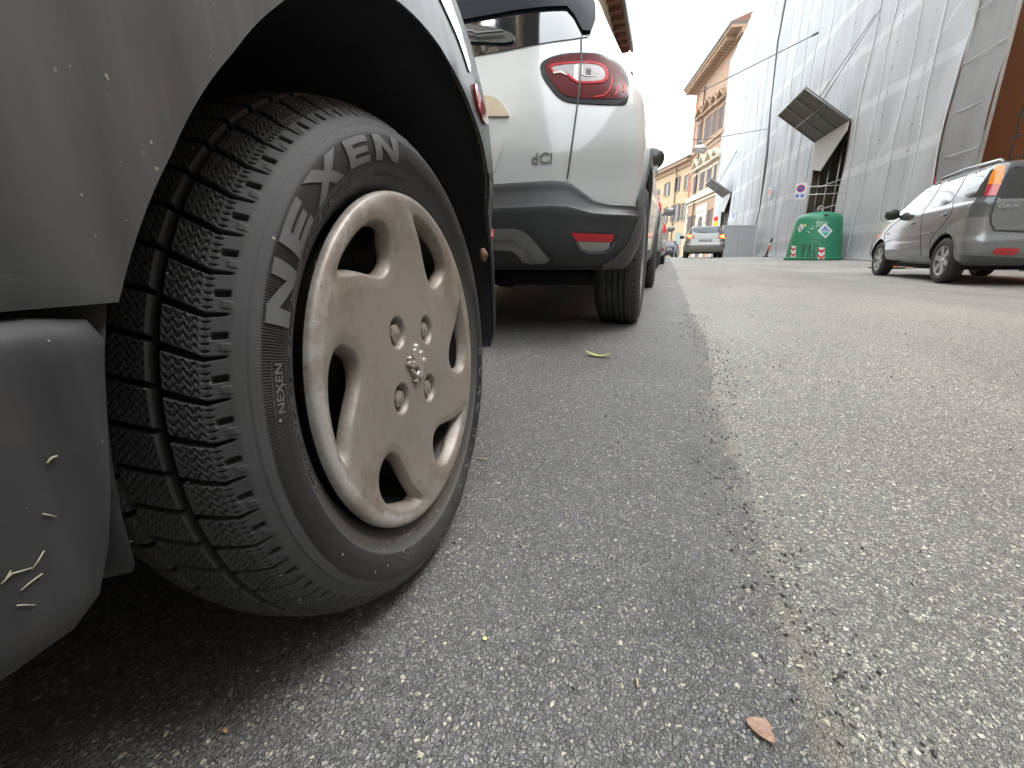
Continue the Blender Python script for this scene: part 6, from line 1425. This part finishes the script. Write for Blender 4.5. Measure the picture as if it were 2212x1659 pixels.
# ---- flexible delineator, leaning
q = at_d((1653, 561), 22.5); q.z = gz(q.x, q.y)
dp = thing('lane_delineator', 'leaning red and dark flexible post standing between hoarding and green bin', 'delineator post', Matrix.Translation(q)@Matrix.Rotation(R(11), 4, 'Y'))
G().lathe([(0, 0), (.16, 0), (.15, .04), (.06, .06), (.04, .14), (0, .14)], 'z', 16).make('foot', mat('foot_black', (.02, .02, .02), .7), dp, local=True)
G().lathe([(.05, .06), (.045, .45), (.04, .80), (0, .80)], 'z', 14).make('post', mat('post_dark', (.06, .03, .03), .5), dp, local=True)
G().lathe([(.052, .38), (.048, .58), (.046, .58)], 'z', 14).make('band', mat('band_red', (.55, .06, .04), .45), dp, local=True)
G().lathe([(.047, .60), (.043, .70), (.04, .70)], 'z', 14).make('band', mat('band_white', (.5, .5, .5), .45), dp, local=True)
G().lathe([(.0, .78), (.06, .79), (.06, .84), (.03, .86), (.03, .88), (.05, .9), (.05, .93), (0, .94)], 'z', 12).make('cap', mat('foot_black', (0, 0, 0)), dp, local=True)
# ---- hanging street lamps and overhead wires
gl = mat('opal_glass', (.80, .82, .80), .2, coat=.4, var=.03); pipe = mat('cable_dark', (0, 0, 0))
lpos = []
for p, D, r_, lb in (((1511, 322), 17.5, .27, 'large white globe street lamp hanging in front of the orange palazzo'), ((1424, 484), 42, .26, 'small white globe street lamp hanging in front of the ochre house')):
    q = at_d(p, D); lpos.append(q); t0 = thing('hanging_street_lamp', lb, 'street lamp', Matrix.Translation(q), 'globe street lamps on wires over the street')
    G().lathe([(0, -r_*.62), (r_*.45, -r_*.55), (r_*.8, -r_*.32), (r_*.93, 0), (r_*.80, r_*.12), (0, r_*.14)], 'z', 28).make('globe', gl, t0, local=True)
    G().lathe([(r_, -.02), (r_*1.02, .04), (r_*.9, r_*.30), (r_*.45, r_*.5), (0, r_*.52)], 'z', 28).make('shade', mat('shade_grey', (.65, .69, .68), .35, .3), t0, local=True)
    G().lathe([(0, r_*.5), (r_*.32, r_*.52), (r_*.30, r_*1.15), (0, r_*1.2)], 'z', 14).make('housing', mat('housing', (.28, .29, .29), .5), t0, local=True)
def wire(name, pts, r_, lb, sag=.0):
    P_ = []; 
    for (A_, B_) in zip(pts, pts[1:]):
        for k in range(13): f_ = k/12; q = A_.lerp(B_, f_); q.z -= sag*4*f_*(1-f_); P_.append(q)
    tagp(G().tube(P_, r_, 6).make(name, pipe), lb, 'cable')
a, z = FA.px((1773, 70)); A_ = FA.pt(a, z, .1); d_ = ray((1385, 253)); B_ = CP+d_*((-3.6-CP.x)/d_.x); B_ = CP+d_*(26/d_.y); B_.x = -3.1
wire('overhead_cable', [A_, CP+ray((1493, 209))*(A_.y*.55+10), B_], .022, 'dark overhead cable crossing high above the street to the left house')
tagp(G().tube([A_, A_.lerp(CP+ray((1493, 209))*(A_.y*.55+10), .035)], .05, 8).make('cable_clamp', pipe), 'dark clamp where the high overhead cable meets the netting', 'cable clamp')
a, z = FA.px((1662, 278)); A_ = FA.pt(a, z, .1); L1 = lpos[0]+Vector((0, 0, .31)); B_ = Vector((-3.1, 20, L1.z+.7))
wire('lamp_wire', [A_, L1, B_], .014, 'thin span wire holding the large globe lamp')
L2 = lpos[1]+Vector((0, 0, .3)); wire('lamp_wire', [L2+Vector((9, 6, 1.2)), L2, L2+Vector((-9, 0, .8))], .014, 'thin span wire holding the small distant globe lamp')
# red lamp on the netting above the grey SUV, orange barrier boards on the ground beyond it
q = at_d(c8(868, 405), 12.6); t0 = thing('site_warning_lamp', 'round red warning lamp peeping over the roof of the grey SUV', 'warning lamp', Matrix.Translation(q))
bm = bmesh.new(); bmesh.ops.create_uvsphere(bm, u_segments=20, v_segments=12, radius=.11); G().bm(bm).make('lens', emis('site_red', (.55, .02, .05), .1), t0, local=True); G().tube([(0, 0, -.1), (0, 0, -q.z+gz(q.x, q.y))], .02, 8).make('post', tub, t0, local=True)
q = ground_px(c8(560, 1330)); q = at_d(c8(560, 1325), 10.4); q.z = gz(q.x, q.y)
t0 = thing('fallen_barrier', 'orange and white barrier board lying on the ground behind the grey SUV', 'barrier', Matrix.Translation(q)@Matrix.Rotation(R(12), 4, 'Z'))
g = G().box((-.6, -.12, .03), (.75, .12, .08), bev=.01); bo_ = g.make('board', mat('barrier_white', (.6, .6, .56), .5, dirt=.3), t0, local=True)
for k in range(3): G().box((-.55+k*.45, -.122, .028), (-.30+k*.45, .122, .084), M=Matrix.Rotation(R(3), 4, 'Z')).make('orange_band', mat('barrier_orange', (.75, .20, .05), .5), bo_, local=True, smooth=False)
for x in (-.45, .55): G().box((x-.25, -.25, 0), (x+.25, .25, .03)).make('foot_slab', mat('foot_black', (0, 0, 0)), t0, local=True)

# ================================================ litter on the road and on the car
def leafy(name, label, cat, p, pts, m, dz=.004, curl=.006, rib=True, yaw=0):
    q = ground_px(p); P_ = smooth_loop(pts, 1); v, f = cdt(P_, [], .004 if max(abs(a_) for b_ in pts for a_ in b_) > .02 else .0015)
    V3 = np.array([(x, y, dz+curl*(1-math.cos(x*40))+.25*abs(y)*.6) for x, y in v]); M = Matrix.Translation(q)@Matrix.Rotation(yaw, 4, 'Z')
    Vt, Ft = thicken(V3, [q_ if True else q_ for q_ in f], np.tile([0, 0, 1], (len(V3), 1)), .0006)
    V_ = [M@Vector(v_) for v_ in Vt]; return tagp(mk(name, V_, Ft, m), label, cat)
lm = mat('leaf_green', (.36, .42, .12), .5, var=.25, vs=60)
leafy('willow_leaf', 'slim yellow-green leaf lying on the road behind the white crossover', 'leaf', (1293, 772), [(-.058, .004), (-.03, .012), (.0, .013), (.035, .008), (.062, -.004), (.03, -.008), (-.01, -.008), (-.04, -.004)], lm, .006, .010, yaw=R(-6))
cop = mat('leaf_copper', (.22, .115, .075), .5, var=.5, vs=180, dirt=.9, dcol=(.42, .33, .24), dscale=90)
lf = leafy('dry_leaf', 'copper brown scrap of leaf lying near the bottom right of the picture', 'leaf', (1642, 1585), [(-.0125, .0075), (.0, .0115), (.0085, .0105), (.0088, .002), (.0105, -.0075), (.0075, -.0100), (-.0005, -.0070), (-.0090, .000)], cop, .004, .003)
sk = mat('straw', (.42, .36, .22), .7, var=.25, vs=90)
def stick(p0, p1, r_, lb, nm='straw_bit', m=None, lift=.003):
    a_, b_ = ground_px(p0), ground_px(p1); a_.z += lift; b_.z += lift+.001
    mid = a_.lerp(b_, .5)+Vector((0, .0006, r_)); return tagp(G().tube([a_, mid, b_], [r_*.8, r_, r_*.7], 6).make(nm, m or sk), lb, 'litter')
stick((1028, 994), (1056, 996), .0016, 'short pale splinter on the road just right of the tyre')
stick((1374, 1470), (1377, 1490), .0011, 'pale curl of straw in the lower middle of the road', lift=.003)
wh_ = mat('paper_white', (.62, .62, .58), .7)
leafy('paper_scrap', 'white scrap of paper under the tail of the white crossover', 'litter', c5(1030, 1462), [(-.028, -.006), (.02, -.009), (.032, .002), (.0, .009), (-.03, .006)], wh_, .006, .004)
leafy('paper_scrap', 'tiny cream scrap on the road below the crossover bumper', 'litter', c5(443, 1580), [(-.012, -.004), (.01, -.006), (.014, .003), (-.006, .006)], wh_, .005, .003)
leafy('petal', 'tiny pale yellow petal on the road below the tyre', 'litter', (1047, 1383), [(-.003, -.002), (.002, -.0028), (.0035, .001), (-.001, .003)], mat('petal', (.55, .50, .25), .6), .003, .001)
leafy('wood_chip', 'tiny orange wood chip on the dark road at the lower left', 'litter', (487, 1583), [(-.003, -.001), (.003, -.002), (.0032, .001), (-.002, .002)], mat('chip', (.48, .33, .16), .7), .003, .001)
# straws caught on the sill
sbv2 = bvh_of([o for o in hatch.children if o.name.startswith(('sill', 'body_side'))])
cS = crop(0, 1100, 1.0246)
stm = mat('dried_grass', (.26, .25, .18), .7, var=.2, vs=90)
for L, r_ in (([(0, 1170), (40, 1130), (85, 1118), (118, 1108)], .00055), ([(118, 1115), (140, 1085), (165, 1042)], .0005), ([(75, 1195), (110, 1165), (158, 1130)], .00055), ([(60, 1252), (95, 1250), (130, 1251)], .0005), ([(175, 706), (190, 685), (212, 678)], .0008), ([(160, 900), (185, 905), (210, 912)], .0005), ([(10, 1165), (38, 1118)], .0004)):
    P_ = []
    for p in L:
        h = sbv2.ray_cast(CP, ray(cS(*p)).normalized())
        if h[0]: P_.append(h[0]+(h[1] if h[1].dot(ray(p)) < 0 else -h[1])*r_*1.2)
    if len(P_) > 1: G().tube(P_, r_*.55, 5).make('grass_stalk', stm, hatch)
